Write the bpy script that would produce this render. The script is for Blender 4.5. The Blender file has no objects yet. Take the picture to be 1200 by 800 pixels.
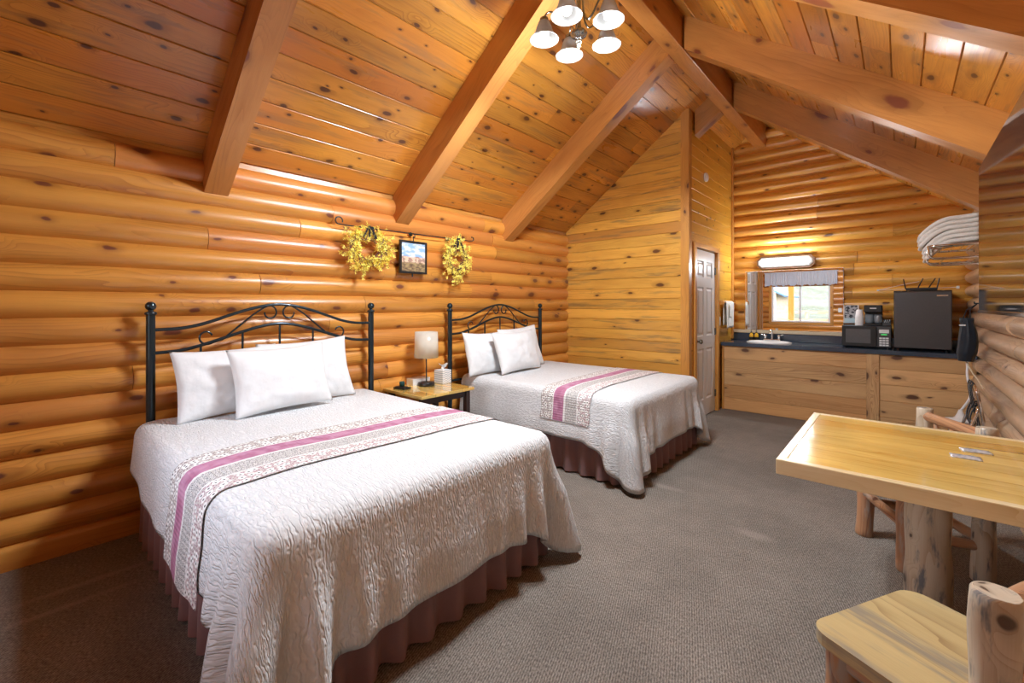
import bpy, math, random
from mathutils import Vector, Matrix, noise
random.seed(7)
PI = math.pi
sc = bpy.context.scene
C = sc.collection

# ------------------------------------------------------------------ mesh helpers
class MB:
    def __init__(s):
        s.v = []; s.f = []; s.uv = []; s.rd = []; s.sm = []; s.mi = []
    def face(s, pts, uvs=None, rnd=0.5, smooth=False, mi=0):
        b = len(s.v); s.v += [tuple(p) for p in pts]
        s.f.append(list(range(b, b + len(pts))))
        if uvs is None:
            o = Vector(pts[0]); e = (Vector(pts[1]) - o)
            e = e.normalized() if e.length > 1e-9 else Vector((1, 0, 0))
            n = e.cross(Vector(pts[-1]) - o); n = n.normalized() if n.length > 1e-12 else Vector((0, 0, 1))
            g = n.cross(e)
            uvs = [((Vector(p) - o).dot(e), (Vector(p) - o).dot(g)) for p in pts]
        s.uv.append(uvs); s.rd.append(rnd); s.sm.append(smooth); s.mi.append(mi)
    def grid(s, P, UV=None, rnd=0.5, smooth=True, ci=False, cj=False, mi=0):
        ni, nj = len(P), len(P[0]); b = len(s.v)
        for r in P: s.v += [tuple(p) for p in r]
        for i in range(ni if ci else ni - 1):
            for j in range(nj if cj else nj - 1):
                i2, j2 = (i + 1) % ni, (j + 1) % nj
                s.f.append([b + i * nj + j, b + i2 * nj + j, b + i2 * nj + j2, b + i * nj + j2])
                if UV:
                    def q(a, c): return UV[a][c]
                    s.uv.append([q(i, j), q(i + 1 if ci else i2, j), q(i + 1 if ci else i2, j + 1 if cj else j2), q(i, j + 1 if cj else j2)])
                else:
                    s.uv.append([(i, j), (i + 1, j), (i + 1, j + 1), (i, j + 1)])
                s.rd.append(rnd); s.sm.append(smooth); s.mi.append(mi)
    def box(s, c, size, rot=None, rnd=None, g=None, off=None, mi=0):
        c = Vector(c); h = Vector(size) / 2; R = rot or Matrix.Identity(3)
        if rnd is None: rnd = random.random()
        if off is None: off = (random.random() * 50, random.random() * 50)
        if g is None: g = max(range(3), key=lambda k: size[k])
        idx = [[(-1,-1,-1),(-1,1,-1),(1,1,-1),(1,-1,-1)], [(-1,-1,1),(1,-1,1),(1,1,1),(-1,1,1)],
               [(-1,-1,-1),(1,-1,-1),(1,-1,1),(-1,-1,1)], [(-1,1,-1),(-1,1,1),(1,1,1),(1,1,-1)],
               [(-1,-1,-1),(-1,-1,1),(-1,1,1),(-1,1,-1)], [(1,-1,-1),(1,1,-1),(1,1,1),(1,-1,1)]]
        ax = [2, 2, 1, 1, 0, 0]
        b = len(s.v); order = [(a, d, e) for a in (-1, 1) for d in (-1, 1) for e in (-1, 1)]
        for o in order: s.v.append(tuple(c + R @ Vector((o[0]*h.x, o[1]*h.y, o[2]*h.z))))
        for k, q in enumerate(idx):
            oth = [a for a in range(3) if a != ax[k]]
            if g in oth: ua = g; va = [a for a in oth if a != g][0]
            else: ua, va = oth
            s.f.append([b + order.index(o) for o in q])
            s.uv.append([(o[ua]*h[ua] + off[0], o[va]*h[va] + off[1] + k*0.37) for o in q])
            s.rd.append(rnd); s.sm.append(False); s.mi.append(mi)
    def tube(s, path, r, n=10, caps=True, rnd=None, closed=False, capmi=0, mi=0, wob=0.0):
        path = [Vector(p) for p in path]
        if rnd is None: rnd = random.random()
        N = len(path)
        rr = r if isinstance(r, (list, tuple)) else [r] * N
        T = []
        for i in range(N):
            a = path[(i - 1) % N] if (closed or i > 0) else path[i]
            d = path[(i + 1) % N] if (closed or i < N - 1) else path[i]
            t = d - a; T.append(t.normalized() if t.length > 1e-9 else Vector((0, 0, 1)))
        up = Vector((0, 0, 1)) if abs(T[0].z) < 0.9 else Vector((1, 0, 0))
        nrm = (up - T[0] * up.dot(T[0])).normalized()
        ou, ov = random.random() * 40, random.random() * 40
        P = []; UV = []; L = 0
        seed = random.random() * 50
        for i in range(N):
            if i: L += (path[i] - path[i-1]).length
            nrm = (nrm - T[i] * nrm.dot(T[i])); nrm = nrm.normalized() if nrm.length > 1e-6 else Vector((1,0,0))
            bi = T[i].cross(nrm)
            row = []; ru = []
            for j in range(n):
                a = 2 * PI * j / n
                q = rr[i]
                if wob: q *= 1 + wob * noise.noise(Vector((math.cos(a)*1.3, math.sin(a)*1.3, L*6 + seed)))
                row.append(path[i] + (nrm * math.cos(a) + bi * math.sin(a)) * q)
                ru.append((L + ou, a * rr[i] + ov))
            ru.append((L + ou, 2 * PI * rr[i] + ov))
            P.append(row); UV.append(ru)
        if closed:
            UV.append([(u[0] + .02, u[1]) for u in UV[0]])
        s.grid(P, UV, rnd, True, ci=closed, cj=True, mi=mi)
        if caps and not closed:
            for row, fl in ((P[0], True), (P[-1], False)):
                pts = list(reversed(row)) if fl else row
                cc = sum(pts, Vector()) / n
                s.face(pts, [((p - cc).length * math.cos(k), (p - cc).length * math.sin(k) + 3) for k, p in enumerate(pts)], rnd, False, capmi)
    def lathe(s, prof, n=24, c=(0, 0, 0), R=None, rnd=0.5, closed=False, mi=0):
        c = Vector(c); R = R or Matrix.Identity(3)
        P = []; UV = []; L = 0
        for i, (r, z) in enumerate(prof):
            if i: L += math.hypot(r - prof[i-1][0], z - prof[i-1][1])
            P.append([c + R @ Vector((r * math.cos(2*PI*j/n), r * math.sin(2*PI*j/n), z)) for j in range(n)])
            UV.append([(L, j / n * 0.3) for j in range(n + 1)])
        s.grid(P, UV, rnd, True, ci=closed, cj=True, mi=mi)
    def prism(s, poly, depth, M, rnd=0.5, smooth=False):
        """poly: 2D pts; extruded along local z by depth; M 4x4 to place"""
        a = [M @ Vector((p[0], p[1], 0)) for p in poly]; b = [M @ Vector((p[0], p[1], depth)) for p in poly]
        off = (random.random() * 40, random.random() * 40)
        s.face(list(reversed(a)), [(p[0] + off[0], p[1] + off[1]) for p in reversed(poly)], rnd)
        s.face(b, [(p[0] + off[0], p[1] + off[1]) for p in poly], rnd)
        n = len(poly)
        for i in range(n):
            j = (i + 1) % n
            l = math.dist(poly[i], poly[j])
            s.face([a[i], a[j], b[j], b[i]], [(off[0], off[1]), (off[0] + l, off[1]), (off[0] + l, off[1] + depth), (off[0], off[1] + depth)], rnd, smooth)

def obj(name, mb, mat, parent=None, loc=(0, 0, 0), rotz=0, bevel=0, fixn=True, merge=0.0, kind=None, rot=None, subsurf=0):
    me = bpy.data.meshes.new(name)
    me.from_pydata(mb.v, [], mb.f)
    uvl = me.uv_layers.new(name='UVMap'); rl = me.uv_layers.new(name='rnd')
    k = 0
    for fi, p in enumerate(me.polygons):
        p.use_smooth = mb.sm[fi]; p.material_index = mb.mi[fi]
        for q in range(len(mb.f[fi])):
            uvl.data[k].uv = mb.uv[fi][q]; rl.data[k].uv = (mb.rd[fi], (mb.rd[fi] * 7.31) % 1.0); k += 1
    for m in (mat if isinstance(mat, (list, tuple)) else [mat]): me.materials.append(m)
    me.validate()
    if fixn or merge:
        import bmesh
        b = bmesh.new(); b.from_mesh(me)
        if merge: bmesh.ops.remove_doubles(b, verts=b.verts, dist=merge)
        if fixn: bmesh.ops.recalc_face_normals(b, faces=b.faces)
        b.to_mesh(me); b.free()
    o = bpy.data.objects.new(name, me); C.objects.link(o)
    o.location = loc; o.rotation_euler = rot if rot else (0, 0, rotz)
    if parent is not None: o.parent = parent
    if bevel:
        m = o.modifiers.new('b', 'BEVEL'); m.width = bevel; m.segments = 2; m.limit_method = 'ANGLE'
        m.angle_limit = math.radians(40)
    if subsurf:
        m = o.modifiers.new('s', 'SUBSURF'); m.levels = subsurf; m.render_levels = subsurf
    if kind: o['kind'] = kind
    return o
def tag(o, label, cat, group=None):
    o['label'] = label; o['category'] = cat
    if group: o['group'] = group
    return o
def thing(name, label, cat, loc=(0, 0, 0), rotz=0, group=None):
    o = bpy.data.objects.new(name, None); C.objects.link(o)
    o.empty_display_size = 0.05
    o.location = loc; o.rotation_euler = (0, 0, rotz)
    return tag(o, label, cat, group)
def dup(root, loc, rotz, label, group=None):
    r = root.copy(); C.objects.link(r); r.location = loc; r.rotation_euler = (0, 0, rotz)
    r['label'] = label
    if group: r['group'] = group
    for ch in list(root.children):
        c = ch.copy(); C.objects.link(c); c.parent = r
        for g in list(ch.children):
            d = g.copy(); C.objects.link(d); d.parent = c
    return r
def struct(name, mb, mat, **k):
    return obj(name, mb, mat, kind='structure', **k)

# ------------------------------------------------------------------ materials
class NT:
    def __init__(s, name):
        s.m = bpy.data.materials.new(name); s.m.use_nodes = True
        s.t = s.m.node_tree; s.t.nodes.clear()
        s.out = s.t.nodes.new('ShaderNodeOutputMaterial')
    def n(s, typ, **k):
        nd = s.t.nodes.new(typ)
        for a, b in k.items(): setattr(nd, a, b)
        return nd
    def inp(s, sock, v):
        if v is None: return
        if isinstance(v, bpy.types.NodeSocket): s.t.links.new(v, sock)
        else:
            if isinstance(v, (tuple, list)) and len(v) == 3 and len(sock.default_value) == 4: v = (*v, 1)
            sock.default_value = v
    def math(s, op, a, b=None, c=None, clamp=False):
        nd = s.n('ShaderNodeMath', operation=op, use_clamp=clamp)
        s.inp(nd.inputs[0], a); s.inp(nd.inputs[1], b)
        if c is not None: s.inp(nd.inputs[2], c)
        return nd.outputs[0]
    def ramp(s, v, a, b, c=0.0, d=1.0, smooth=True):
        nd = s.n('ShaderNodeMapRange'); nd.interpolation_type = 'SMOOTHSTEP' if smooth else 'LINEAR'
        s.inp(nd.inputs[0], v); nd.inputs[1].default_value = a; nd.inputs[2].default_value = b
        nd.inputs[3].default_value = c; nd.inputs[4].default_value = d
        return nd.outputs[0]
    def mix(s, f, a, b, mode='MIX'):
        nd = s.n('ShaderNodeMix', data_type='RGBA', blend_type=mode)
        s.inp(nd.inputs[0], f); s.inp(nd.inputs[6], a); s.inp(nd.inputs[7], b)
        return nd.outputs[2]
    def uv(s, layer='UVMap'):
        return s.n('ShaderNodeUVMap', uv_map=layer).outputs[0]
    def sep(s, v):
        nd = s.n('ShaderNodeSeparateXYZ'); s.inp(nd.inputs[0], v); return nd.outputs
    def comb(s, x, y, z=0.0):
        nd = s.n('ShaderNodeCombineXYZ'); s.inp(nd.inputs[0], x); s.inp(nd.inputs[1], y); s.inp(nd.inputs[2], z)
        return nd.outputs[0]
    def noise(s, v, scale=1.0, detail=2.0, rough=0.5, dist=0.0):
        nd = s.n('ShaderNodeTexNoise'); s.inp(nd.inputs['Vector'], v)
        nd.inputs['Scale'].default_value = scale; nd.inputs['Detail'].default_value = detail
        nd.inputs['Roughness'].default_value = rough; nd.inputs['Distortion'].default_value = dist
        return nd.outputs[0]
    def bump(s, h, strength=0.3, dist=0.01):
        nd = s.n('ShaderNodeBump'); nd.inputs['Strength'].default_value = strength; nd.inputs['Distance'].default_value = dist
        s.inp(nd.inputs['Height'], h); return nd.outputs[0]
    def bsdf(s, col, rough=0.5, metal=0.0, normal=None, coat=0.0, coat_rough=0.1, spec=0.5, **k):
        nd = s.n('ShaderNodeBsdfPrincipled')
        s.inp(nd.inputs['Base Color'], col); s.inp(nd.inputs['Roughness'], rough); s.inp(nd.inputs['Metallic'], metal)
        nd.inputs['Coat Weight'].default_value = coat; nd.inputs['Coat Roughness'].default_value = coat_rough
        nd.inputs['Specular IOR Level'].default_value = spec
        if normal is not None: s.inp(nd.inputs['Normal'], normal)
        for a, b in k.items(): s.inp(nd.inputs[a.replace('_', ' ')], b)
        s.t.links.new(nd.outputs[0], s.out.inputs[0])
        return nd

def flat(name, col, rough=0.5, metal=0.0, coat=0.0, nscale=60, namt=0.06, bump=0.0, **k):
    t = NT(name); co = t.n('ShaderNodeTexCoord').outputs['Object']
    nz = t.noise(co, nscale, 3)
    f = t.ramp(nz, 0.3, 0.7, 1 - namt, 1 + namt, False)
    cc = t.mix(1.0, col, t.comb(f, f, f), 'MULTIPLY')
    t.bsdf(cc, rough, metal, t.bump(nz, bump, 0.002) if bump else None, coat, **k)
    return t.m

def wood(name, light, dark, red=None, ss=(1.3, 14.0), rough=0.32, coat=0.25, knots=0.5, kcol=(0.07, 0.018, 0.008), F=42, var=0.35,
         stain=None, stain_amt=0.0, kscale=(3.2, 6.0), coat_rough=0.15, bump=0.12, ksize=1.0, grain=1.0):
    t = NT(name)
    x, y, _ = t.sep(t.uv()); r1, r2, _ = t.sep(t.uv('rnd'))
    x = t.math('ADD', x, t.math('MULTIPLY', r1, 31.7)); y = t.math('ADD', y, t.math('MULTIPLY', r2, 17.3))
    wob = t.noise(t.comb(t.math('MULTIPLY', x, 9.0), t.math('MULTIPLY', y, 16.0)), 1.0, 2.0)
    wob = t.math('SUBTRACT', wob, 0.5)
    vor = t.n('ShaderNodeTexVoronoi', voronoi_dimensions='2D')
    t.inp(vor.inputs['Vector'], t.comb(t.math('ADD', t.math('MULTIPLY', x, kscale[0]), t.math('MULTIPLY', wob, 0.16)), t.math('ADD', t.math('MULTIPLY', y, kscale[1]), t.math('MULTIPLY', wob, 0.16))))
    vor.inputs['Scale'].default_value = 1.0
    d = vor.outputs['Distance']; cr, cg, cb = t.sep(vor.outputs['Color'])
    sel = t.math('LESS_THAN', cr, knots)
    kr = t.math('MULTIPLY', t.math('ADD', t.math('MULTIPLY', t.math('POWER', cg, 2.0), 0.10), 0.035), ksize)
    dn = t.math('DIVIDE', d, kr)
    kmask = t.math('MULTIPLY', t.ramp(dn, 0.7, 1.25, 1, 0), sel)
    halo = t.math('MULTIPLY', t.ramp(dn, 0.9, 3.0, 1, 0), sel)
    near = t.math('MULTIPLY', t.ramp(dn, 1.0, 6.0, 1, 0), sel)
    n1 = t.noise(t.comb(t.math('MULTIPLY', x, 1.1), t.math('MULTIPLY', y, 7.0)), 1.0, 1.5)
    g = t.math('ADD', t.math('MULTIPLY', y, F), t.math('MULTIPLY', n1, 9.0))
    g = t.math('ADD', g, t.math('MULTIPLY', near, t.math('MULTIPLY', dn, 1.1)))
    saw = t.math('FRACT', g)
    ring = t.math('POWER', saw, 3.0)
    n2 = t.noise(t.comb(t.math('MULTIPLY', x, 5.0), t.math('MULTIPLY', y, 260.0)), 1.0, 2.0)
    n3 = t.noise(t.comb(t.math('MULTIPLY', x, 1.6), t.math('MULTIPLY', y, 9.0)), 1.0, 3.0, 0.6)
    n4 = t.noise(t.comb(t.math('MULTIPLY', x, 0.9), t.math('MULTIPLY', y, 5.0), 7.0), 1.0, 2.0)
    gm = t.math('MULTIPLY', t.ramp(n4, 0.35, 0.65), grain)
    f = t.math('ADD', t.math('MULTIPLY', t.math('MULTIPLY', ring, gm), 0.72), t.math('MULTIPLY', t.ramp(n3, 0.3, 0.75), 0.45))
    f = t.math('ADD', f, t.math('MULTIPLY', t.math('SUBTRACT', n2, 0.5), 0.45), clamp=True)
    col = t.mix(f, light, dark)
    if red: col = t.mix(t.ramp(r2, 0.55, 1.0, 0, 0.75), col, red)
    if stain:
        n5 = t.noise(t.comb(t.math('MULTIPLY', x, ss[0]), t.math('MULTIPLY', y, ss[1]), t.math('MULTIPLY', r1, 9.0)), 1.0, 4.0, 0.65)
        col = t.mix(t.math('MULTIPLY', t.ramp(n5, 0.52, 0.68), stain_amt), col, stain)
    b = t.math('ADD', 1.0 - var / 2, t.math('MULTIPLY', r1, var))
    col = t.mix(1.0, col, t.comb(b, b, b), 'MULTIPLY')
    col = t.mix(t.math('MULTIPLY', halo, 0.45), col, tuple(0.55 * a for a in dark))
    col = t.mix(t.math('MULTIPLY', kmask, 0.9), col, kcol)
    nrm = t.bump(t.math('SUBTRACT', f, t.math('MULTIPLY', kmask, 0.5)), bump, 0.004)
    t.bsdf(col, t.ramp(n3, 0.2, 0.8, rough * 0.8, rough * 1.25, False), 0, nrm, coat, coat_rough)
    return t.m

W_LOG = wood('log_wood', (0.68, 0.30, 0.055), (0.40, 0.135, 0.02), red=(0.46, 0.155, 0.04), rough=0.34, coat=0.35, knots=0.62, kscale=(2.8, 5.2), coat_rough=0.28, ksize=1.15, kcol=(0.13, 0.03, 0.02))
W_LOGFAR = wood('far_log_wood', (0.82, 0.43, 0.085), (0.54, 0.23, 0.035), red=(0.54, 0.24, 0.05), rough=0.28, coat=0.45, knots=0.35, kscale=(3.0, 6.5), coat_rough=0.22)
W_LOGR = wood('side_log_wood', (0.60, 0.41, 0.26), (0.36, 0.21, 0.12), rough=0.36, coat=0.3, knots=0.3, kscale=(2.2, 5), stain=(0.30, 0.20, 0.16), stain_amt=0.6, grain=1.3)
W_CEIL = wood('ceiling_wood', (0.68, 0.30, 0.045), (0.36, 0.12, 0.016), red=(0.44, 0.135, 0.018), rough=0.30, coat=0.35, knots=0.75, kscale=(3.6, 6.8), var=0.4, coat_rough=0.2,
              stain=(0.20, 0.12, 0.06), stain_amt=0.45)
W_BEAM = wood('beam_wood', (0.52, 0.22, 0.055), (0.30, 0.105, 0.022), rough=0.38, coat=0.2, knots=0.3, kscale=(1.9, 4.5), var=0.15, ksize=1.5, kcol=(0.16, 0.035, 0.015), F=30, grain=0.6)
W_GABLE = wood('gable_wood', (0.80, 0.42, 0.075), (0.52, 0.22, 0.03), red=(0.50, 0.20, 0.04), rough=0.34, coat=0.3, knots=0.42, kscale=(2.6, 6.0), var=0.3, stain=(0.20, 0.13, 0.06), stain_amt=0.65)
W_BATH = wood('partition_wood', (0.78, 0.42, 0.05), (0.58, 0.26, 0.025), rough=0.32, coat=0.3, knots=0.45, kscale=(4.5, 7.0), var=0.2)
W_TRIM = wood('trim_wood', (0.62, 0.29, 0.06), (0.40, 0.15, 0.025), rough=0.34, coat=0.3, knots=0.15, var=0.2)
W_CAB = wood('cabinet_wood', (0.72, 0.44, 0.20), (0.44, 0.22, 0.08), red=(0.60, 0.28, 0.09), rough=0.42, coat=0.1, knots=0.55, kscale=(2.6, 5.5), var=0.3, grain=1.4)
W_TABLE = wood('table_wood', (0.82, 0.56, 0.16), (0.48, 0.25, 0.04), red=(0.62, 0.33, 0.06), rough=0.16, coat=0.9, coat_rough=0.05, knots=0.12, kscale=(1.2, 4.0), F=22, var=0.25, bump=0.02, kcol=(0.2, 0.06, 0.01))
W_EDGE = wood('table_edge_wood', (0.82, 0.68, 0.42), (0.62, 0.42, 0.19), rough=0.25, coat=0.5, knots=0.08, kscale=(2, 6), var=0.1, bump=0.04)
W_SEAT = wood('seat_wood', (0.60, 0.46, 0.22), (0.36, 0.24, 0.11), rough=0.3, coat=0.4, knots=0.3, kscale=(3, 8), F=20, var=0.15, stain=(0.24, 0.22, 0.19), stain_amt=0.75, kcol=(0.14, 0.045, 0.01), ss=(1.6, 11.0), grain=1.3)
W_POLE = wood('peeled_log_wood', (0.66, 0.57, 0.44), (0.42, 0.29, 0.18), rough=0.35, coat=0.3, knots=0.5, kscale=(5, 7), F=25, var=0.2, stain=(0.13, 0.15, 0.18), stain_amt=0.9, kcol=(0.06, 0.035, 0.025), ss=(6.0, 26.0), grain=1.3)
W_POLER = wood('barky_log_wood', (0.50, 0.26, 0.13), (0.22, 0.09, 0.045), rough=0.38, coat=0.25, knots=0.5, kscale=(6, 7), F=25, var=0.3, stain=(0.36, 0.32, 0.28), stain_amt=0.75, ss=(4.0, 20.0), grain=1.4)

def carpet():
    t = NT('carpet'); co = t.n('ShaderNodeTexCoord').outputs['Object']
    x, y, z = t.sep(co)
    rx = t.math('ADD', t.math('MULTIPLY', x, 0.94), t.math('MULTIPLY', y, 0.34)); ry = t.math('SUBTRACT', t.math('MULTIPLY', y, 0.94), t.math('MULTIPLY', x, 0.34))
    v = t.comb(t.math('MULTIPLY', rx, 190.0), t.math('MULTIPLY', ry, 75.0))
    a = t.noise(v, 1.0, 2.0, 0.6); b = t.noise(co, 1.6, 3.0); c = t.noise(co, 300.0, 1.0); b2 = t.noise(co, 9.0, 3.0)
    rows = t.math('SINE', t.math('MULTIPLY', rx, 620.0))
    h = t.math('ADD', t.math('MULTIPLY', a, 0.7), t.math('MULTIPLY', rows, 0.07))
    f = t.ramp(t.math('ADD', h, t.math('MULTIPLY', c, 0.15)), 0.25, 0.65)
    col = t.mix(f, (0.11, 0.09, 0.075), (0.35, 0.305, 0.26))
    k = t.math('ADD', t.ramp(b, 0.3, 0.7, 0.88, 1.1), t.ramp(b2, 0.3, 0.7, -0.05, 0.05))
    col = t.mix(1.0, col, t.comb(k, k, k), 'MULTIPLY')
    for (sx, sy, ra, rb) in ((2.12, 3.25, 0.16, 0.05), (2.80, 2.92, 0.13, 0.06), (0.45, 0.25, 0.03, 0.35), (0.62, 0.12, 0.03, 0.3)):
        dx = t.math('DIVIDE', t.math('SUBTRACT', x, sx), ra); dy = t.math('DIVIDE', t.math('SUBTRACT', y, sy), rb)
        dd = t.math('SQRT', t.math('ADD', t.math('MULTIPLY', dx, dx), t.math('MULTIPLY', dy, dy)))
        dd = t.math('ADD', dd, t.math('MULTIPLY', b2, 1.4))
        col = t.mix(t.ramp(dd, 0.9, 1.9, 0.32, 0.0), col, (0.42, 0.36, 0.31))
    t.bsdf(col, 0.95, 0, t.bump(h, 0.9, 0.006), spec=0.15)
    return t.m
CARPET = carpet()

def coverlet_mat(name='coverlet_cloth', k=1.0):
    t = NT(name); x, y, _ = t.sep(t.uv())
    w = t.noise(t.comb(t.math('MULTIPLY', x, 17.0 * k), t.math('MULTIPLY', y, 36.0 * k)), 1.0, 2.0, 0.5)
    w2 = t.noise(t.comb(t.math('MULTIPLY', x, 34.0 * k), t.math('MULTIPLY', y, 48.0 * k), 4.0), 1.0, 1.0)
    ph = t.math('ADD', t.math('MULTIPLY', y, 400.0 * k), t.math('MULTIPLY', w, 24.0))
    rid = t.math('ADD', t.math('MULTIPLY', t.math('SINE', ph), 0.5), 0.5)
    rid = t.math('MULTIPLY', rid, t.ramp(w2, 0.32, 0.55, 0.25, 1.0))
    fine = t.noise(t.comb(x, y), 500.0, 1.0)
    big = t.noise(t.comb(x, y), 5.0, 3.0)
    h = t.math('ADD', t.math('MULTIPLY', rid, 1.0), t.math('MULTIPLY', fine, 0.1))
    h = t.math('ADD', h, t.math('MULTIPLY', big, 0.6))
    col = t.mix(rid, (0.68, 0.69, 0.70), (0.80, 0.81, 0.82))
    t.bsdf(col, 0.72, 0, t.bump(h, 0.85, 0.0045), spec=0.2)
    return t.m
COVER = coverlet_mat()
COVER2 = coverlet_mat('coverlet_cloth_fine', 1.25)

def cloth(name, col, rough=0.85, scale=8.0, amt=0.4, dist=0.01, namt=0.05):
    t = NT(name); co = t.n('ShaderNodeTexCoord').outputs['Object']
    a = t.noise(co, scale, 3.0); b = t.noise(co, 700.0, 1.0)
    f = t.ramp(a, 0.3, 0.7, 1 - namt, 1 + namt, False)
    t.bsdf(t.mix(1.0, col, t.comb(f, f, f), 'MULTIPLY'), rough, 0, t.bump(t.math('ADD', a, t.math('MULTIPLY', b, 0.04)), amt, dist), spec=0.25, Sheen_Weight=0.1)
    return t.m
PILLOW = cloth('pillow_cotton', (0.75, 0.76, 0.77), scale=9, amt=0.5, dist=0.02)
SKIRT = cloth('bed_skirt_cloth', (0.25, 0.135, 0.13), rough=0.6, scale=12, amt=0.3)
TOWEL = cloth('terry_towel', (0.80, 0.76, 0.70), rough=0.95, scale=60, amt=0.6, dist=0.01)
TOWELW = cloth('white_terry', (0.85, 0.84, 0.80), rough=0.95, scale=60, amt=0.6, dist=0.01)
VALANCE = cloth('valance_gauze', (0.55, 0.55, 0.60), scale=30)

def runner_mat():
    t = NT('runner_print'); u, v, _ = t.sep(t.uv())     # u 0..1 across the band, v metres along
    U = t.math('MULTIPLY', u, 0.5)
    def flowers(scale, base, petal, dark, rad):
        vo = t.n('ShaderNodeTexVoronoi', voronoi_dimensions='2D'); t.inp(vo.inputs['Vector'], t.comb(U, v)); vo.inputs['Scale'].default_value = scale
        vo.inputs['Randomness'].default_value = 0.7
        d = vo.outputs['Distance']
        v2 = t.n('ShaderNodeTexVoronoi', voronoi_dimensions='2D'); t.inp(v2.inputs['Vector'], t.comb(U, v)); v2.inputs['Scale'].default_value = scale * 3.4
        spk = t.ramp(v2.outputs['Distance'], 0.22, 0.36, 1, 0)
        c = t.mix(spk, base[0], base[1])
        c = t.mix(t.ramp(d, rad, rad * 1.15, 1, 0), c, petal)
        return t.mix(t.ramp(d, rad * 0.30, rad * 0.42, 1, 0), c, dark)
    A = flowers(26, ((0.60, 0.56, 0.53), (0.22, 0.16, 0.17)), (0.86, 0.85, 0.83), (0.04, 0.03, 0.04), 0.36)
    B = flowers(44, ((0.60, 0.58, 0.56), (0.10, 0.10, 0.115)), (0.72, 0.70, 0.69), (0.14, 0.08, 0.1), 0.22)
    D = flowers(28, ((0.60, 0.54, 0.52), (0.36, 0.17, 0.22)), (0.86, 0.85, 0.83), (0.03, 0.03, 0.04), 0.36)
    pn = t.noise(t.comb(U, v), 14.0, 2.0)
    P = t.mix(t.ramp(pn, 0.35, 0.65), (0.40, 0.15, 0.25), (0.53, 0.27, 0.39))
    def step(e): return t.math('GREATER_THAN', u, e)
    col = A
    white = (0.80, 0.78, 0.77)
    for e, c in ((0.245, white), (0.265, P), (0.475, white), (0.51, B), (0.735, white), (0.755, D)):
        col = t.mix(step(e), col, c)
    edge = t.math('MAXIMUM', t.math('LESS_THAN', u, 0.008), t.math('GREATER_THAN', u, 0.992))
    col = t.mix(edge, col, (0.30, 0.27, 0.25))
    h = t.math('SINE', t.math('MULTIPLY', v, 330.0))
    for e in (0.255, 0.49, 0.745):
        h = t.math('ADD', h, t.ramp(t.math('ABSOLUTE', t.math('SUBTRACT', u, e)), 0.0, 0.03, -3.0, 0.0))
    t.bsdf(col, 0.85, 0, t.bump(h, 0.4, 0.003), spec=0.2)
    return t.m
RUNNER = runner_mat()

METAL = flat('blue_black_iron', (0.018, 0.035, 0.048), 0.28, 0.6, coat=0.4)
BLACK = flat('black_plastic', (0.012, 0.012, 0.013), 0.35)
DARKG = flat('dark_grey_plastic', (0.05, 0.05, 0.053), 0.4)
CHROME = flat('chrome', (0.75, 0.75, 0.76), 0.08, 1.0, namt=0.02)
NICKEL = flat('brushed_nickel', (0.30, 0.33, 0.34), 0.22, 1.0, namt=0.05)
WHITEP = flat('white_paint', (0.74, 0.75, 0.76), 0.35, namt=0.02)
WHITEG = flat('white_porcelain', (0.85, 0.85, 0.84), 0.1, coat=0.5, namt=0.01)
WHITEPL = flat('white_plastic', (0.80, 0.80, 0.80), 0.35, namt=0.02)
PAPER = flat('white_paper', (0.85, 0.85, 0.85), 0.8, namt=0.02)
STEEL = flat('black_stainless', (0.10, 0.10, 0.105), 0.34, 0.7, namt=0.04)
LAMIN = flat('dark_blue_laminate', (0.035, 0.055, 0.085), 0.18, coat=0.5, nscale=250, namt=0.5)
NAVY = cloth('navy_nylon', (0.012, 0.017, 0.026), rough=0.5, scale=14)
STRAP = cloth('black_webbing', (0.015, 0.015, 0.017), rough=0.8, scale=60)
TEAL = flat('teal_plastic', (0.01, 0.06, 0.06), 0.4)
AMBER = flat('amber_plastic', (0.75, 0.42, 0.03), 0.2)
TAN = flat('tan_laminate', (0.62, 0.50, 0.34), 0.4)
RUST = flat('bronze_frame', (0.16, 0.08, 0.04), 0.35, 0.6)
WBLUE = flat('pale_blue_plastic', (0.15, 0.30, 0.42), 0.35)

def mirror_mat():
    t = NT('mirror_silver'); co = t.n('ShaderNodeTexCoord').outputs['Object']
    n = t.noise(co, 2.0, 1.0); t.bsdf(t.mix(n, (0.84, 0.86, 0.86), (0.88, 0.89, 0.89)), 0.01, 1.0)
    return t.m
MIRROR = mirror_mat()
def tv_mat():
    t = NT('tv_glass'); co = t.n('ShaderNodeTexCoord').outputs['Object']
    n = t.noise(co, 3.0, 1.0); t.bsdf(t.mix(n, (0.004, 0.005, 0.007), (0.006, 0.007, 0.009)), 0.045, 0.0, coat=0.0, spec=0.4)
    return t.m
TVG = tv_mat()
def emis(name, col, st, base=(0.9, 0.9, 0.9)):
    t = NT(name); co = t.n('ShaderNodeTexCoord').outputs['Object']
    n = t.noise(co, 5.0, 1.0); b = t.bsdf(t.mix(n, base, tuple(a * 0.97 for a in base)), 0.3)
    t.inp(b.inputs['Emission Color'], col); b.inputs['Emission Strength'].default_value = st
    return t.m
BULB = emis('lit_bulb', (1.0, 0.97, 0.92), 1.7)
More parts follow.
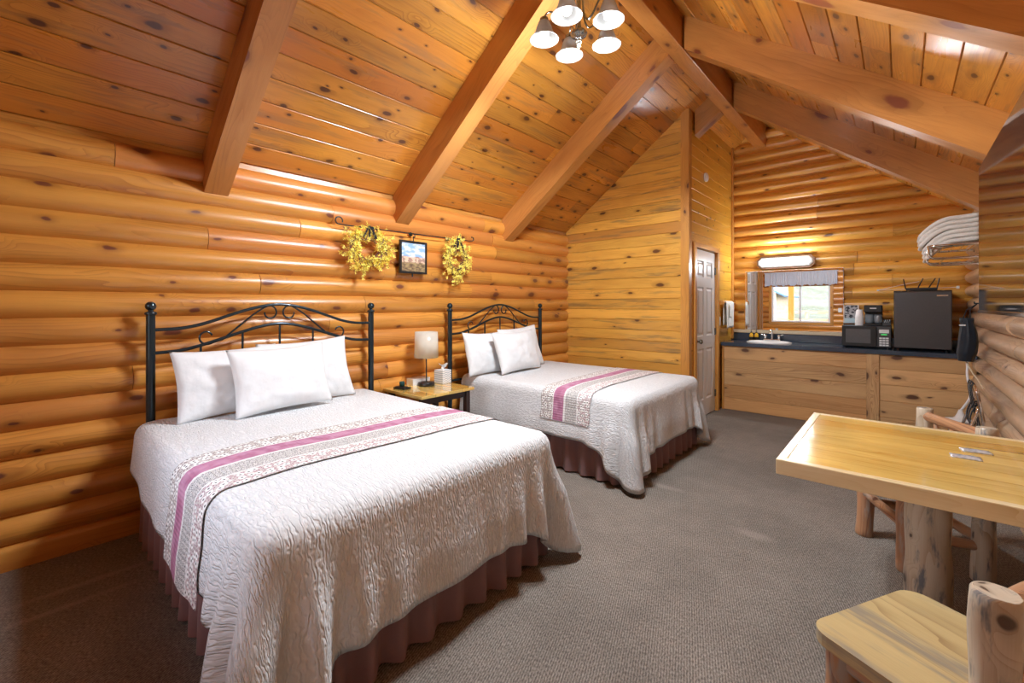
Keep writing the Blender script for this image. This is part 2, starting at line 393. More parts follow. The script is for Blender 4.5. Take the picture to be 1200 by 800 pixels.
def frosted(name, col, tr=0.55, em=0.0, emc=(1, .95, .85)):
    t = NT(name); co = t.n('ShaderNodeTexCoord').outputs['Object']
    n = t.noise(co, 18.0, 3.0)
    c = t.mix(n, tuple(a * 0.93 for a in col), col)
    d = t.n('ShaderNodeBsdfPrincipled'); t.inp(d.inputs['Base Color'], c); d.inputs['Roughness'].default_value = 0.25
    tl = t.n('ShaderNodeBsdfTranslucent'); t.inp(tl.inputs[0], c)
    m = t.n('ShaderNodeMixShader'); m.inputs[0].default_value = tr
    t.t.links.new(d.outputs[0], m.inputs[1]); t.t.links.new(tl.outputs[0], m.inputs[2])
    t.t.links.new(m.outputs[0], t.out.inputs[0])
    if em:
        t.inp(d.inputs['Emission Color'], emc); d.inputs['Emission Strength'].default_value = em
    return t.m
FROST = frosted('frosted_glass', (0.40, 0.395, 0.38), 0.3)
SHADE = frosted('linen_shade', (0.88, 0.84, 0.76), 0.5)
def glass_mat():
    t = NT('window_glass'); co = t.n('ShaderNodeTexCoord').outputs['Object']
    n = t.noise(co, 3.0, 1.0)
    g = t.n('ShaderNodeBsdfGlossy'); g.inputs['Roughness'].default_value = 0.02; t.inp(g.inputs[0], t.mix(n, (0.95, 0.97, 0.97), (1, 1, 1)))
    tr = t.n('ShaderNodeBsdfTransparent'); m = t.n('ShaderNodeMixShader')
    fr = t.n('ShaderNodeFresnel'); fr.inputs[0].default_value = 1.45
    t.inp(m.inputs[0], fr.outputs[0]); t.t.links.new(tr.outputs[0], m.inputs[1]); t.t.links.new(g.outputs[0], m.inputs[2])
    t.t.links.new(m.outputs[0], t.out.inputs[0]); return t.m
GLASS = glass_mat()
def picture_mat():
    t = NT('landscape_painting'); u, v, _ = t.sep(t.uv())
    cl = t.noise(t.comb(u, t.math('MULTIPLY', v, 2.0)), 3.5, 4.0)
    sky = t.mix(t.ramp(cl, 0.42, 0.62), (0.25, 0.42, 0.70), (0.75, 0.74, 0.76))
    hn = t.noise(t.comb(t.math('MULTIPLY', u, 7.0), t.math('MULTIPLY', v, 9.0)), 1.0, 2.0)
    houses = t.mix(t.ramp(hn, 0.45, 0.52), (0.36, 0.22, 0.18), (0.72, 0.50, 0.36))
    fn = t.noise(t.comb(t.math('MULTIPLY', u, 3.0), t.math('MULTIPLY', v, 8.0)), 2.0, 4.0)
    fg = t.mix(t.ramp(fn, 0.35, 0.65), (0.12, 0.07, 0.045), (0.38, 0.27, 0.13))
    hz = t.math('ADD', v, t.math('MULTIPLY', hn, 0.12))
    col = t.mix(t.ramp(hz, 0.56, 0.60), houses, sky)
    col = t.mix(t.ramp(hz, 0.34, 0.42), fg, col)
    t.bsdf(col, 0.4); return t.m
PICT = picture_mat()
def sign_mat():
    t = NT('printed_card'); u, v, _ = t.sep(t.uv())
    n = t.noise(t.comb(t.math('MULTIPLY', u, 5.0), t.math('MULTIPLY', v, 9.0)), 1.0, 2.0)
    c = t.mix(t.ramp(n, 0.42, 0.55), (0.02, 0.02, 0.03), (0.42, 0.42, 0.44))
    c = t.mix(t.math('LESS_THAN', v, 0.28), c, (0.45, 0.60, 0.66))
    e = t.math('MAXIMUM', t.math('ABSOLUTE', t.math('SUBTRACT', u, 0.5)), 0.0)
    c = t.mix(t.math('GREATER_THAN', e, 0.42), c, (0.75, 0.62, 0.52))
    t.bsdf(c, 0.3); return t.m
SIGN = sign_mat()
YELLOW = flat('yellow_petal', (0.95, 0.82, 0.16), 0.6, nscale=30, namt=0.25)
TWIG = flat('brown_twig', (0.17, 0.09, 0.06), 0.8)
# ------------------------------------------------------------------ the room
X1, Y0, Y1 = 4.05, -0.75, 6.87
ZE, SL = 2.37, 0.74
RX = X1 / 2
def roof(x): return ZE + SL * (x if x < RX else X1 - x)
ROW0, ROW = 0.1245, 0.147

def log_rows(top):
    z = [0.0, ROW0]
    while z[-1] < top: z.append(z[-1] + ROW)
    return z

def log_wall(mb, O, U, N, L, top, sag=0.042, spans=None, clip=None, minseg=1.1, wav=0.006, seed=1, red_low=False, tilt=0.0):
    rnd = random.Random(seed)
    O, U, N = Vector(O), Vector(U), Vector(N)
    rows = log_rows(top)
    for k in range(len(rows) - 1):
        z0, z1 = rows[k], rows[k+1]
        ss = spans(z0, z1) if spans else [(0, L)]
        for (s0, s1) in ss:
            if clip:
                s0 = max(s0, clip(z0)[0]); s1 = min(s1, clip(z0)[1])
                if s1 - s0 < 0.02: continue
            cuts = [s0]
            while True:
                nx = cuts[-1] + rnd.uniform(minseg, minseg + 2.6)
                if nx > s1 - 0.5: break
                cuts.append(nx)
            cuts.append(s1)
            for a, b in zip(cuts[:-1], cuts[1:]):
                r = rnd.random(); sg = sag * rnd.uniform(0.88, 1.1)
                if red_low:
                    lowf = max(0.0, 1 - z0 / 0.9)
                    r = r * (1 - 0.4 * lowf)
                n = max(2, int((b - a) / 0.12)); m = 10
                P = []; UV = []
                ou, ov = rnd.random() * 30, rnd.random() * 30
                gap = 0.0015
                for i in range(n + 1):
                    s = a + gap + (b - a - 2 * gap) * i / n
                    row = []; ru = []
                    wv = noise.noise(Vector((s * 0.8, k * 3.1, seed))) * wav
                    wv2 = noise.noise(Vector((s * 2.3, k * 7.7, seed + 5))) * wav * 0.5
                    for j in range(m + 1):
                        t = -1 + 2 * j / m
                        h = sg * (1 - abs(t) ** 2.3) + (wv + wv2) * (1 - t * t)
                        z = (z0 + z1) / 2 + (z1 - z0) / 2 * t
                        if k == 0: h = sg * 0.6 if t < 0.7 else sg * 0.6 * max(0.0, 1 - (t - 0.7) / 0.3) ** .5
                        row.append(O + U * s + N * h + Vector((0, 0, z)))
                        ru.append((s + ou, (z - z0) * 1.1 + ov))
                    P.append(row); UV.append(ru)
                mb.grid(P, UV, r, True)
                for q in (0, -1):      # end faces close the joint
                    row = P[q]; mb.face([row[0]] + row[1:] , [(x * .05, .1) for x in range(len(row))], r)
            # seam backing
    return rows

def boards(mb, O, U, V, N, L, rows, rndm, bev=0.004, gap=0.002, clip=None, minseg=None, jitter=0.001):
    """flat boards: U along, V across (rows = offsets), N into the room"""
    O, U, V, N = Vector(O), Vector(U), Vector(V), Vector(N)
    for k in range(len(rows) - 1):
        a, b = rows[k], rows[k+1]
        s0, s1 = 0, L
        if clip:
            s0, s1 = clip(a, b)
            if s1 - s0 < 0.01: continue
        cuts = [s0]
        if minseg:
            while True:
                nx = cuts[-1] + rndm.uniform(minseg, minseg + 2.4)
                if nx > s1 - 0.4: break
                cuts.append(nx)
        cuts.append(s1)
        for c, d in zip(cuts[:-1], cuts[1:]):
            r = rndm.random(); ou, ov = rndm.random() * 40, rndm.random() * 40
            h = rndm.uniform(0, jitter)
            e = 0.0008
            prof = [(a, -bev * 1.6), (a + gap, -bev * 1.6), (a + gap, -bev + h), (a + gap + bev, h), (b - bev, h), (b, -bev + h)]
            P = [[O + U * s + V * p + N * q for (p, q) in prof] for s in (c + e, d - e)]
            UV = [[(s + ou, p + ov) for (p, q) in prof] for s in (c, d)]
            mb.grid(P, UV, r, False)

# floor
m = MB(); m.box((X1/2, (Y0+Y1)/2, -0.05), (X1 + .3, Y1 - Y0 + .3, 0.1)); struct('floor', m, CARPET)

# left wall (logs along y)
m = MB()
log_wall(m, (0, Y0, 0), (0, 1, 0), (1, 0, 0), 5.06 - Y0, 2.30, seed=3, red_low=True)
m.box((-0.08, (Y0+Y1)/2, 1.25), (0.14, Y1 - Y0 + .3, 2.6)); struct('wall_left', m, W_LOG, fixn=False)
# right wall
m = MB()
log_wall(m, (X1, Y0, 0), (0, 1, 0), (-1, 0, 0), Y1 - Y0, 2.30, sag=0.062, seed=11, wav=0.02)
m.box((X1 + 0.08, (Y0+Y1)/2, 1.25), (0.14, Y1 - Y0 + .3, 2.6)); struct('wall_right', m, W_LOGR, fixn=False)
# far wall (logs along x, full gable)
def gclip(z):
    if z < ZE: return (0, X1)
    return ((z - ZE) / SL, X1 - (z - ZE) / SL)
m = MB()
log_wall(m, (0, Y1, 0), (1, 0, 0), (0, -1, 0), X1, ZE + SL * RX, sag=0.050, seed=23, clip=gclip, minseg=1.6, wav=0.016)
m.box((RX, Y1 + 0.08, 2.0), (X1 + .3, 0.14, 4.2)); struct('wall_back', m, W_LOGFAR, fixn=False)
# front wall with window and doorway
WX0, WX1, WZ0, WZ1 = 0.70, 2.06, 0.90, 1.96
DX0, DX1, DZ1 = 2.72, 3.66, 2.08
def fsp(z0, z1):
    c = (z0 + z1) / 2; out = []; cur = 0
    for (a, b, lo, hi) in ((WX0, WX1, WZ0, WZ1), (DX0, DX1, 0, DZ1)):
        if lo < c < hi:
            out.append((cur, a)); cur = b
    out.append((cur, X1)); return out
m = MB()
log_wall(m, (0, Y0, 0), (1, 0, 0), (0, 1, 0), X1, ZE + SL * RX, sag=0.042, seed=31, clip=gclip, spans=fsp)
def wallbox(x0, x1, z0, z1): m.box(((x0+x1)/2, Y0 - 0.08, (z0+z1)/2), (x1 - x0, 0.15, z1 - z0))
wallbox(-.15, WX0, 0, 2.2); wallbox(WX0, WX1, 0, WZ0); wallbox(WX0, WX1, WZ1, 2.2); wallbox(WX1, DX0, 0, 2.2)
wallbox(DX0, DX1, DZ1, 2.2); wallbox(DX1, X1 + .15, 0, 2.2); wallbox(-.15, X1 + .15, 2.2, 4.0)
struct('wall_front', m, W_LOG, fixn=False)

# ceiling: two slopes of boards
import math as _m
th = math.atan(SL); cs, sn = math.cos(th), math.sin(th)
m = MB(); rnd = random.Random(5)
SLEN = RX / cs
rows = [i * 0.170 for i in range(int(SLEN / 0.170) + 2)]; 
rows = [min(r, SLEN) for r in rows if r < SLEN + 0.17]
LY = Y1 - Y0
boards(m, (0, Y0, ZE), (0, 1, 0), (cs, 0, sn), (sn, 0, -cs), LY, rows, rnd, bev=0.004, gap=0.004, minseg=3.6, jitter=0.002)
rows2 = [0, 0.10] + [0.10 + 0.170 * i for i in range(1, 16)]; rows2 = [r for r in rows2 if r < SLEN] + [SLEN]
boards(m, (X1, Y0, ZE), (0, 1, 0), (-cs, 0, sn), (-sn, 0, -cs), LY, rows2, rnd, bev=0.004, gap=0.004, minseg=3.6, jitter=0.002)
for sgn, x0 in ((1, 0), (-1, X1)):
    R = Matrix.Rotation(-th * sgn, 3, 'Y')
    c = Vector((x0 + sgn * cs * (SLEN/2 - .1), (Y0+Y1)/2, ZE + sn * (SLEN/2 - .1))) + Vector((-sgn * sn, 0, cs)) * 0.075
    m.box(c, (SLEN + 0.25, LY + .3, 0.13), R)
struct('ceiling', m, W_CEIL, fixn=False)

# partition (bathroom box)
PX, PY = 1.66, 5.04
m = MB(); rnd = random.Random(9)
rows = [0.05 + 0.127 * i for i in range(29)]
def pclip(a, b):
    return (0 if a < ZE else max(0, (a - ZE) / SL), PX)
boards(m, (0, PY, 0), (1, 0, 0), (0, 0, 1), (0, -1, 0), PX, rows, rnd, bev=0.005, gap=0.002, clip=pclip, jitter=0.003)
m.box((PX/2, PY + 0.05, 1.15), (PX, 0.08, 2.3))
# gable top of partition
M4 = Matrix.Translation((0, PY + 0.09, 0)) @ Matrix.Rotation(PI/2, 4, 'X')
m.prism([(0.02, 2.2), (PX, 2.2), (PX, roof(PX) + .03), (0.02, ZE + .03)], 0.08, M4)
struct('wall_partition_front', m, W_GABLE, fixn=False)
DY0, DY1, DH = 5.27, 6.06, 2.05
m = MB(); rnd = random.Random(19)
def sboards(y0, y1, z0, z1):
    rr = [z for z in [0.05 + 0.127 * i for i in range(29)] if z0 <= z < z1]
    rr = sorted(set([z0] + rr + [z1]))
    boards(m, (PX, y0, 0), (0, 1, 0), (0, 0, 1), (1, 0, 0), y1 - y0, rr, rnd, bev=0.004, gap=0.002, jitter=0.002)
sboards(PY, DY0, 0, DH); sboards(DY1, Y1, 0, DH); sboards(PY, Y1, DH, 3.60)
for (a, b, z0, z1) in ((PY, DY0, 0, DH), (DY1, Y1, 0, DH), (PY, Y1, DH, 3.6)):
    m.box((PX - 0.06, (a + b)/2, (z0+z1)/2), (0.09, b - a, z1 - z0))
struct('wall_partition_side', m, W_BATH, fixn=False)

# trims: partition corner, corner against far wall, door casing
m = MB(); 
m.box((PX - 0.03, PY - 0.008, 1.80), (0.09, 0.02, 3.58), g=2); m.box((PX + 0.010, PY + 0.03, 1.80), (0.018, 0.085, 3.58), g=2)
struct('trim_1', m, W_TRIM, bevel=0.002)
m = MB(); m.box((PX + 0.012, Y1 - 0.11, 1.75 + .5), (0.02, 0.07, 2.7), g=2); struct('trim_2', m, W_TRIM, bevel=0.002)
m = MB()
m.box((PX + 0.012, DY0 - 0.03, DH/2), (0.025, 0.06, DH), g=2); m.box((PX + 0.012, DY1 + 0.03, DH/2), (0.025, 0.06, DH), g=2)
m.box((PX + 0.012, (DY0+DY1)/2, DH + 0.028), (0.025, DY1 - DY0 + .12, 0.055), g=1)
m.box((PX - 0.045, DY0 + 0.004, DH/2), (0.09, 0.008, DH), g=2); m.box((PX - 0.045, DY1 - 0.004, DH/2), (0.09, 0.008, DH), g=2)
struct('trim_3', m, W_TRIM)

# six panel door
def panel_door(W, H, T, panels):
    mb = MB()
    xs = sorted(set([0, W] + [p[0] for p in panels] + [p[1] for p in panels]))
    zs = sorted(set([0, H] + [p[2] for p in panels] + [p[3] for p in panels]))
    for i in range(len(xs) - 1):
        for j in range(len(zs) - 1):
            cx, cz = (xs[i] + xs[i+1])/2, (zs[j] + zs[j+1])/2
            if any(p[0] < cx < p[1] and p[2] < cz < p[3] for p in panels): continue
            mb.face([(0, xs[i], zs[j]), (0, xs[i+1], zs[j]), (0, xs[i+1], zs[j+1]), (0, xs[i], zs[j+1])])
    for (a, b, c, d) in panels:
        lv = [(0, 0), (0.012, -0.013), (0.024, -0.013), (0.045, -0.002)]
        ring = [[(q, a + e, c + e), (q, b - e, c + e), (q, b - e, d - e), (q, a + e, d - e)] for (e, q) in lv]
        for k in range(3):
            for s in range(4):
                mb.face([ring[k][s], ring[k][(s+1) % 4], ring[k+1][(s+1) % 4], ring[k+1][s]])
        mb.face(ring[3])
    mb.box((-T/2 - .014, W/2, H/2), (T, W, H))
    for (y, ) in ((0,), (W,)):
        mb.box((-.008, y + (0.002 if y == 0 else -0.002), H/2), (0.016, 0.004, H))
    mb.box((-.008, W/2, H - .002), (.0155, W, .004))
    return mb
Wd, Hd = DY1 - DY0 - 0.02, DH - 0.02
cx = Wd / 2
pn = []
for (a, b) in ((0.11, cx - 0.045), (cx + 0.045, Wd - 0.11)):
    pn += [(a, b, 0.20, 0.83), (a, b, 0.98, 1.58), (a, b, 1.70, 1.90)]
door = struct('door_1', panel_door(Wd, Hd, 0.03, pn), WHITEP, loc=(PX - 0.012, DY0 + 0.01, 0.01))
m = MB(); R90 = Matrix.Rotation(PI/2, 3, 'Y')
m.lathe([(0.0, 0), (0.032, 0), (0.032, 0.006), (0.012, 0.012), (0.011, 0.035), (0.026, 0.045), (0.029, 0.058), (0.022, 0.070), (0, 0.073)], 20, (0, 0.065, 0.93), R90)
obj('door_knob', m, NICKEL, door)
for hz in (0.22, 1.02, 1.80):
    m = MB(); m.tube([(0.006, Wd + .004, hz - .045), (0.006, Wd + .004, hz + .045)], 0.007, 8); m.box((0.002, Wd - .012, hz), (0.003, 0.03, 0.09)); obj('hinge', m, NICKEL, door)

# ridge beam and rafters
m = MB(); m.box((RX - .01, (Y0+Y1)/2, (3.555 + roof(RX)) / 2), (0.13, Y1 - Y0, roof(RX) - 3.555 + .02), g=1)
tag(obj('ridge_beam', m, W_BEAM, bevel=0.006), 'long square ridge beam running under the peak of the ceiling', 'beam')
DV, BW = 0.285, 0.14
def rafter(side, y, label, lo=0.0, first=True):
    mb = MB()
    # profile in x-z (side left); depth along y
    xa, xb = lo, RX - 0.07
    poly = [(xa, roof(xa) - DV + .0), (xb, roof(xb) - DV), (xb, roof(xb) - .001), (xa, roof(xa) - .001)]
    if side < 0: poly = [(X1 - p[0], p[1]) for p in poly][::-1]
    r = random.random(); ox, oy = random.random() * 30, random.random() * 30
    A = [Vector((p[0], -BW/2, p[1])) for p in poly]; B = [Vector((p[0], BW/2, p[1])) for p in poly]
    d = Vector((cs * side, 0, sn)); nn = Vector((-sn * side, 0, cs))
    def uvp(p, k): return (p.dot(d) + ox, (p.dot(nn) if k == 0 else p.y) + oy + k)
    for (fc, k) in ((A, 0), (list(reversed(B)), 0)): mb.face(fc, [uvp(p, k) for p in fc], r)
    for i in range(4):
        j = (i + 1) % 4; fc = [A[j], A[i], B[i], B[j]]
        mb.face(fc, [uvp(p, 1) for p in fc], r)
    o = obj('rafter', mb, W_BEAM, loc=(0, y, 0), bevel=0.005)
    o['kind'] = 'thing'
    tag(o, label, 'beam', 'rafters under the sloping board ceiling')
rafter(1, 0.89, 'square rafter on the left slope, the one nearest the window end')
rafter(1, 2.35, 'square rafter on the left slope above the yellow wreaths, its top behind the chandelier')
rafter(1, 3.81, 'square rafter on the left slope, the last before the flat board wall')
rafter(1, 5.27, 'short rafter stub between the ridge beam and the bathroom wall', lo=PX + .022)
rafter(-1, 2.35, 'square rafter on the right slope in the upper right corner, mostly out of view')
rafter(-1, 3.81, 'square rafter on the right slope reaching down to the top of the television')
rafter(-1, 5.27, 'square rafter on the right slope, the one nearest the kitchenette wall')

# window, frame and valance on the front wall; doorway casing
m = MB()
cwx = (WX0 + WX1)/2
for x in (WX0 + .02, WX1 - .02): m.box((x, Y0 - .03, (WZ0+WZ1)/2), (0.04, 0.10, WZ1 - WZ0))
for z in (WZ0 + .02, WZ1 - .02): m.box((cwx, Y0 - .03, z), (WX1 - WX0 - .08, 0.10, 0.04))
m.box((cwx, Y0 - .03, (WZ0+WZ1)/2), (0.045, 0.06, WZ1 - WZ0 - .08))
win = struct('window_1', m, WHITEPL, bevel=0.003)
m = MB()
for x in (WX0 - .035, WX1 + .035): m.box((x, Y0 + .045, (WZ0+WZ1)/2), (0.07, 0.02, WZ1 - WZ0 + .14), g=2)
for z in (WZ0 - .035, WZ1 + .035): m.box((cwx, Y0 + .045, z), (WX1 - WX0, 0.02, 0.07), g=0)
for x in (WX0 - .005, WX1 + .005): m.box((x, Y0 + .01, (WZ0+WZ1)/2), (0.012, 0.06, WZ1 - WZ0))
obj('window_casing', m, W_TRIM, win)
m = MB(); m.box((cwx, Y0 - .035, (WZ0+WZ1)/2), (WX1 - WX0 - .06, 0.005, WZ1 - WZ0 - .06)); obj('glass_pane', m, GLASS, win)
P = []; 
for j in range(13):
    z = 2.28 - 0.36 * j / 12
    P.append([(WX0 - .16 + (WX1 - WX0 + .32) * i / 240, Y0 + .10 + (0.012 + .010 * j / 12) * math.sin(i * 0.9 + math.sin(i * .13) * 2) , z - (0.015 * math.sin(i * .21) + .01 * math.sin(i*.5) if j == 12 else 0)) for i in range(241)])
m = MB(); m.grid(P)
m.tube([(WX0 - .18, Y0 + .10, 2.285), (WX1 + .18, Y0 + .10, 2.285)], 0.012)
tag(obj('window_valance', m, VALANCE), 'pale gathered valance over the front window, seen in the vanity mirror', 'curtain')
def panel_door_late():
    m = MB()
    for x in (DX0 + .02, DX1 - .02): m.box((x, Y0 - .04, DZ1/2), (0.04, 0.20, DZ1), g=2)
    m.box(((DX0+DX1)/2, Y0 - .04, DZ1 - .02), (DX1 - DX0 - .08, 0.20, 0.04), g=0)
    m.box(((DX0+DX1)/2, Y0 - .10, .01), (DX1 - DX0 - .08, 0.08, 0.02), g=0)
    d = struct('door_2', m, W_TRIM)
    w_ = DX1 - DX0 - .085
    q = panel_door(w_, DZ1 - .065, 0.04, [(.13, w_ - .13, .2, .8), (.13, w_ - .13, 1.0, 1.8)])
    o = obj('door_leaf', q, WHITEP, d, loc=(DX1 - .0425, Y0 - .05, .022), rotz=PI/2)
    q = MB(); q.lathe([(0.0, 0), (0.032, 0), (0.032, 0.006), (0.012, 0.012), (0.011, 0.035), (0.028, 0.05), (0.022, 0.070), (0, 0.073)], 20, (DX0 + .12, Y0 - .05, 0.95), Matrix.Rotation(-PI/2, 3, 'X'))
    obj('door_knob', q, NICKEL, d)
panel_door_late()
m = MB(); m.box((0, 0, 0), (0.075, 0.006, 0.115)); m.box((0, 0.006, 0), (0.012, 0.012, 0.024))
tag(obj('light_switch', m, WHITEPL, loc=(2.27, Y0 + 0.048, 1.24)), 'white switch plate on the log wall beside the window, seen in the mirror', 'switch')

# ------------------------------------------------------------------ outdoors, as seen through the window
def grassy():
    t = NT('dry_grass'); co = t.n('ShaderNodeTexCoord').outputs['Object']
    a = t.noise(co, 0.35, 5.0, 0.65); b = t.noise(co, 4.0, 4.0)
    c = t.mix(t.ramp(a, 0.35, 0.65), (0.10, 0.09, 0.05), (0.16, 0.145, 0.09)); c = t.mix(t.ramp(b, 0.5, 0.7, 0, 0.4), c, (0.22, 0.21, 0.19))
    t.bsdf(c, 0.95, spec=0.1); return t.m
G = grassy()
m = MB(); P = []
for i in range(41):
    row = []
    for j in range(41):
        x = -60 + 120 * i / 40; y = Y0 - .3 - 90 * (j / 40) ** 1.5
        dd = max(0, -y - 9)
        row.append((x, y, -0.15 + dd * 0.16 + noise.noise(Vector((x * .06, y * .06, 0))) * min(3, dd * .12)))
    P.append(row)
m.grid(P); struct('hillside', m, G)
m = MB()
for i in range(11): m.box((-4 + i * 1.5, -8.5, 0.5), (0.12, 0.12, 1.3))
for z in (0.35, 0.75, 1.08): m.box((3.5, -8.44, z), (15.2, 0.05, 0.11), g=0)
tag(obj('rail_fence', m, W_POLER), 'low wooden rail fence outside the window, seen in the mirror', 'fence')
cab = thing('cabin', 'small cabin with a blue metal roof outside the window, seen in the mirror', 'building', (-2.6, -12.5, 0))
m = MB(); m.box((0, 0, 0.9), (3.0, 3.0, 2.2)); obj('wall', m, W_LOGR, cab)
BLUE = flat('blue_metal_roof', (0.06, 0.14, 0.30), 0.4, 0.2)
m = MB()
for s in (1, -1): m.box((s * 0.95, 0, 2.35), (2.3, 3.6, 0.08), Matrix.Rotation(s * 0.5, 3, 'Y'))
obj('roof', m, BLUE, cab)
m = MB(); m.box((0, 0, 1.2), (0.14, 0.14, 2.7), g=2); tag(obj('porch_post', m, W_TRIM, loc=(0.95, -2.15, 0)), 'square porch post just outside the window, seen in the mirror', 'post')
# ------------------------------------------------------------------ beds
def spath(L, W, r, step=0.02):
    """U-shaped edge of the mattress: head-left -> foot -> head-right; (pos, normal, s, corner closeness)"""
    pts = []
    def add(p, n): pts.append((Vector(p), Vector(n)))
    n = int((L - r) / step)
    for i in range(n + 1): add((( L - r) * i / n, 0), (0, -1))
    for i in range(1, 13):
        a = -PI/2 + PI/2 * i / 12; add((L - r + r * math.cos(a), r + r * math.sin(a)), (math.cos(a), math.sin(a)))
    n2 = int((W - 2 * r) / step)
    for i in range(1, n2 + 1): add((L, r + (W - 2 * r) * i / n2), (1, 0))
    for i in range(1, 13):
        a = PI/2 * i / 12; add((L - r + r * math.cos(a), W - r + r * math.sin(a)), (math.cos(a), math.sin(a)))
    for i in range(1, n + 1): add(((L - r) * (1 - i / n), W), (0, 1))
    s = 0; out = []
    for i, (p, nn) in enumerate(pts):
        if i: s += (p - pts[i-1][0]).length
        out.append((p, nn, s))
    return out

class Bed:
    def __init__(b, L, W, zt, seed, hems=(0.36, 0.45, 0.33), corner=0.60, head_len=0.30, fold=1.0):
        b.L, b.W, b.zt, b.seed = L, W, zt, seed
        b.hl, b.hf, b.hr = hems; b.corner = corner; b.head = head_len; b.fold = fold
        b.r = 0.09; b.er = 0.07
        b.path = spath(L, W, b.r)
        arc = PI/2 * b.r
        b.c1 = (L - b.r) + arc/2; b.c2 = (L - b.r) + arc + (W - 2*b.r) + arc/2; b.tot = b.path[-1][2]
    def drop(b, s):
        d1, d2 = abs(s - b.c1), abs(s - b.c2)
        g = max(math.exp(-(d1 / 0.19) ** 2), math.exp(-(d2 / 0.13) ** 2))
        def sm(a, c, x): x = min(1, max(0, (x - a) / (c - a))); return x * x * (3 - 2 * x)
        base = b.hl + (b.hf - b.hl) * sm(b.c1 - .3, b.c1 + .1, s)
        base = base + (b.hr - b.hf) * sm(b.c2 - .1, b.c2 + .3, s)
        hd = 1 - sm(0, 0.7, s); hd2 = 1 - sm(0, 0.7, b.tot - s)
        base = base + (b.head - base) * 0.8 * max(hd, hd2)
        base += 0.006 * noise.noise(Vector((s * 3, b.seed, 0)))
        return base + (b.corner - base) * g, g
    def prof(b, p, n, s, q, D, g, lift=0.0):
        """point at arc length q below the top edge"""
        er = b.er; qa = er * PI / 2
        if q < qa:
            a = q / er; out = er * math.sin(a) - er; dn = er - er * math.cos(a)
            nx, nz = math.sin(a), math.cos(a)
        else:
            out = 0; dn = er + (q - qa); nx, nz = 1, 0
        v = max(0, q - qa * .6) / 0.45
        fl = 0.015 + 0.02 * v
        cd1 = s - b.c1; cd2 = s - b.c2
        cd = cd1 if abs(cd1) < abs(cd2) else cd2
        win = math.exp(-(cd / 0.30) ** 2); w2 = math.exp(-(cd / 0.11) ** 2)
        f = 0.055 * v * win * math.cos(cd * 40 + 1.2 * noise.noise(Vector((s * 2, b.seed, 1)))) * b.fold
        f += 0.035 * v * w2
        f += 0.008 * v * math.sin(s * 17 + 3 * noise.noise(Vector((s * .9, b.seed, 3)))) + 0.003 * noise.noise(Vector((s * 6, q * 6, b.seed)))
        out += fl * min(1, v * 1.6) + f * min(1, v * 1.5)
        return Vector((p.x + n.x * (out + nx * lift), p.y + n.y * (out + nx * lift), b.zt - dn + nz * lift))
    def top(b, x, y, lift=0.0):
        d = min(x * .6 + .2, b.L - x, y, b.W - y)
        return Vector((x, y, b.zt + 0.012 * noise.noise(Vector((x * 1.6, y * 1.6, b.seed))) * min(1, max(0, d) * 5) + 0.012 * min(1, max(0, d) * 3) + lift))
    def cover(b):
        mb = MB(); P = []; UV = []
        NQ = 20
        for (p, n, s) in b.path:
            D, g = b.drop(s)
            row = []; ru = []
            sx = min(p.x, b.L - 0.75); spn = Vector((sx, b.W / 2))
            e = p - n * b.er
            K = 16
            for k in range(K):
                t = 1 - (1 - k / K) ** 1.3
                q = spn.lerp(e, t)
                row.append(b.top(q.x, q.y) if k < K else None); ru.append((q.x, q.y))
            for k in range(NQ + 1):
                qq = D * k / NQ + (b.er * (PI/2 - 1)) * k / NQ
                row.append(b.prof(p, n, s, qq, D, g)); ru.append((p.x + n.x * (qq - b.er), p.y + n.y * (qq - b.er)))
            # folded hem
            last = row[-1]; row.append(last + Vector((-n.x * .006, -n.y * .006, .004))); ru.append(ru[-1])
            row.append(last + Vector((-n.x * .006, -n.y * .006, .03))); ru.append(ru[-1])
            P.append(row); UV.append(ru)
        mb.grid(P, UV, 0.5, True)
        # close the head edge of the top
        return mb
    def skirt(b):
        mb = MB(); P = []; UV = []
        path = spath(b.L - 0.035, b.W - 0.07, 0.03, 0.012)
        for (p, n, s) in path:
            q = Vector((p.x, p.y + 0.035)); row = []; ru = []
            for k in range(9):
                t = k / 8
                a = (0.010 + 0.016 * t) * math.sin(s * 46 + 2.5 * noise.noise(Vector((s * 2.3, b.seed, 9)))) + 0.012 * t * noise.noise(Vector((s * 7, t, b.seed)))
                row.append((q.x + n.x * a, q.y + n.y * a, 0.40 - (0.385) * t)); ru.append((s, t))
            P.append(row); UV.append(ru)
        mb.grid(P, UV, 0.5, True); return mb
    def runner(b, xa, xb, dl, dr, skew=0.0):
        mb = MB(); P = []; UV = []
        NU = 24
        # stations along the band: left hem -> top -> right hem
        st = []
        for k in range(19): st.append(('L', dl * (1 - k / 18)))
        for k in range(1, 40): st.append(('T', b.er + (b.W - 2*b.er) * k / 40))
        for k in range(19): st.append(('R', dr * k / 18))
        v = 0; prev = None
        for (w, q) in st:
            row = []; ru = []
            for i in range(NU + 1):
                u = i / NU; x = xa + (xb - xa) * u
                if w == 'T':
                    x += skew * (q / b.W)
                    pt = b.top(x, q, 0.007)
                else:
                    if w == 'R': x += skew
                    x += 0.004 * math.sin(q * 40 + i) * (i in (0, NU))
                    if w == 'L':
                        s = x; p = Vector((x, 0)); n = Vector((0, -1))
                    else:
                        s = b.tot - x; p = Vector((x, b.W)); n = Vector((0, 1))
                    D, g = b.drop(s)
                    pt = b.prof(p, n, s, q, D, g, 0.007)
                row.append(pt)
            if prev is not None: v += (row[NU//2] - prev).length
            prev = row[NU//2]
            P.append(row); UV.append([(i / NU, v) for i in range(NU + 1)])
        mb.grid(P, UV, 0.5, True)
        # thickness: turned-under rim
        return mb

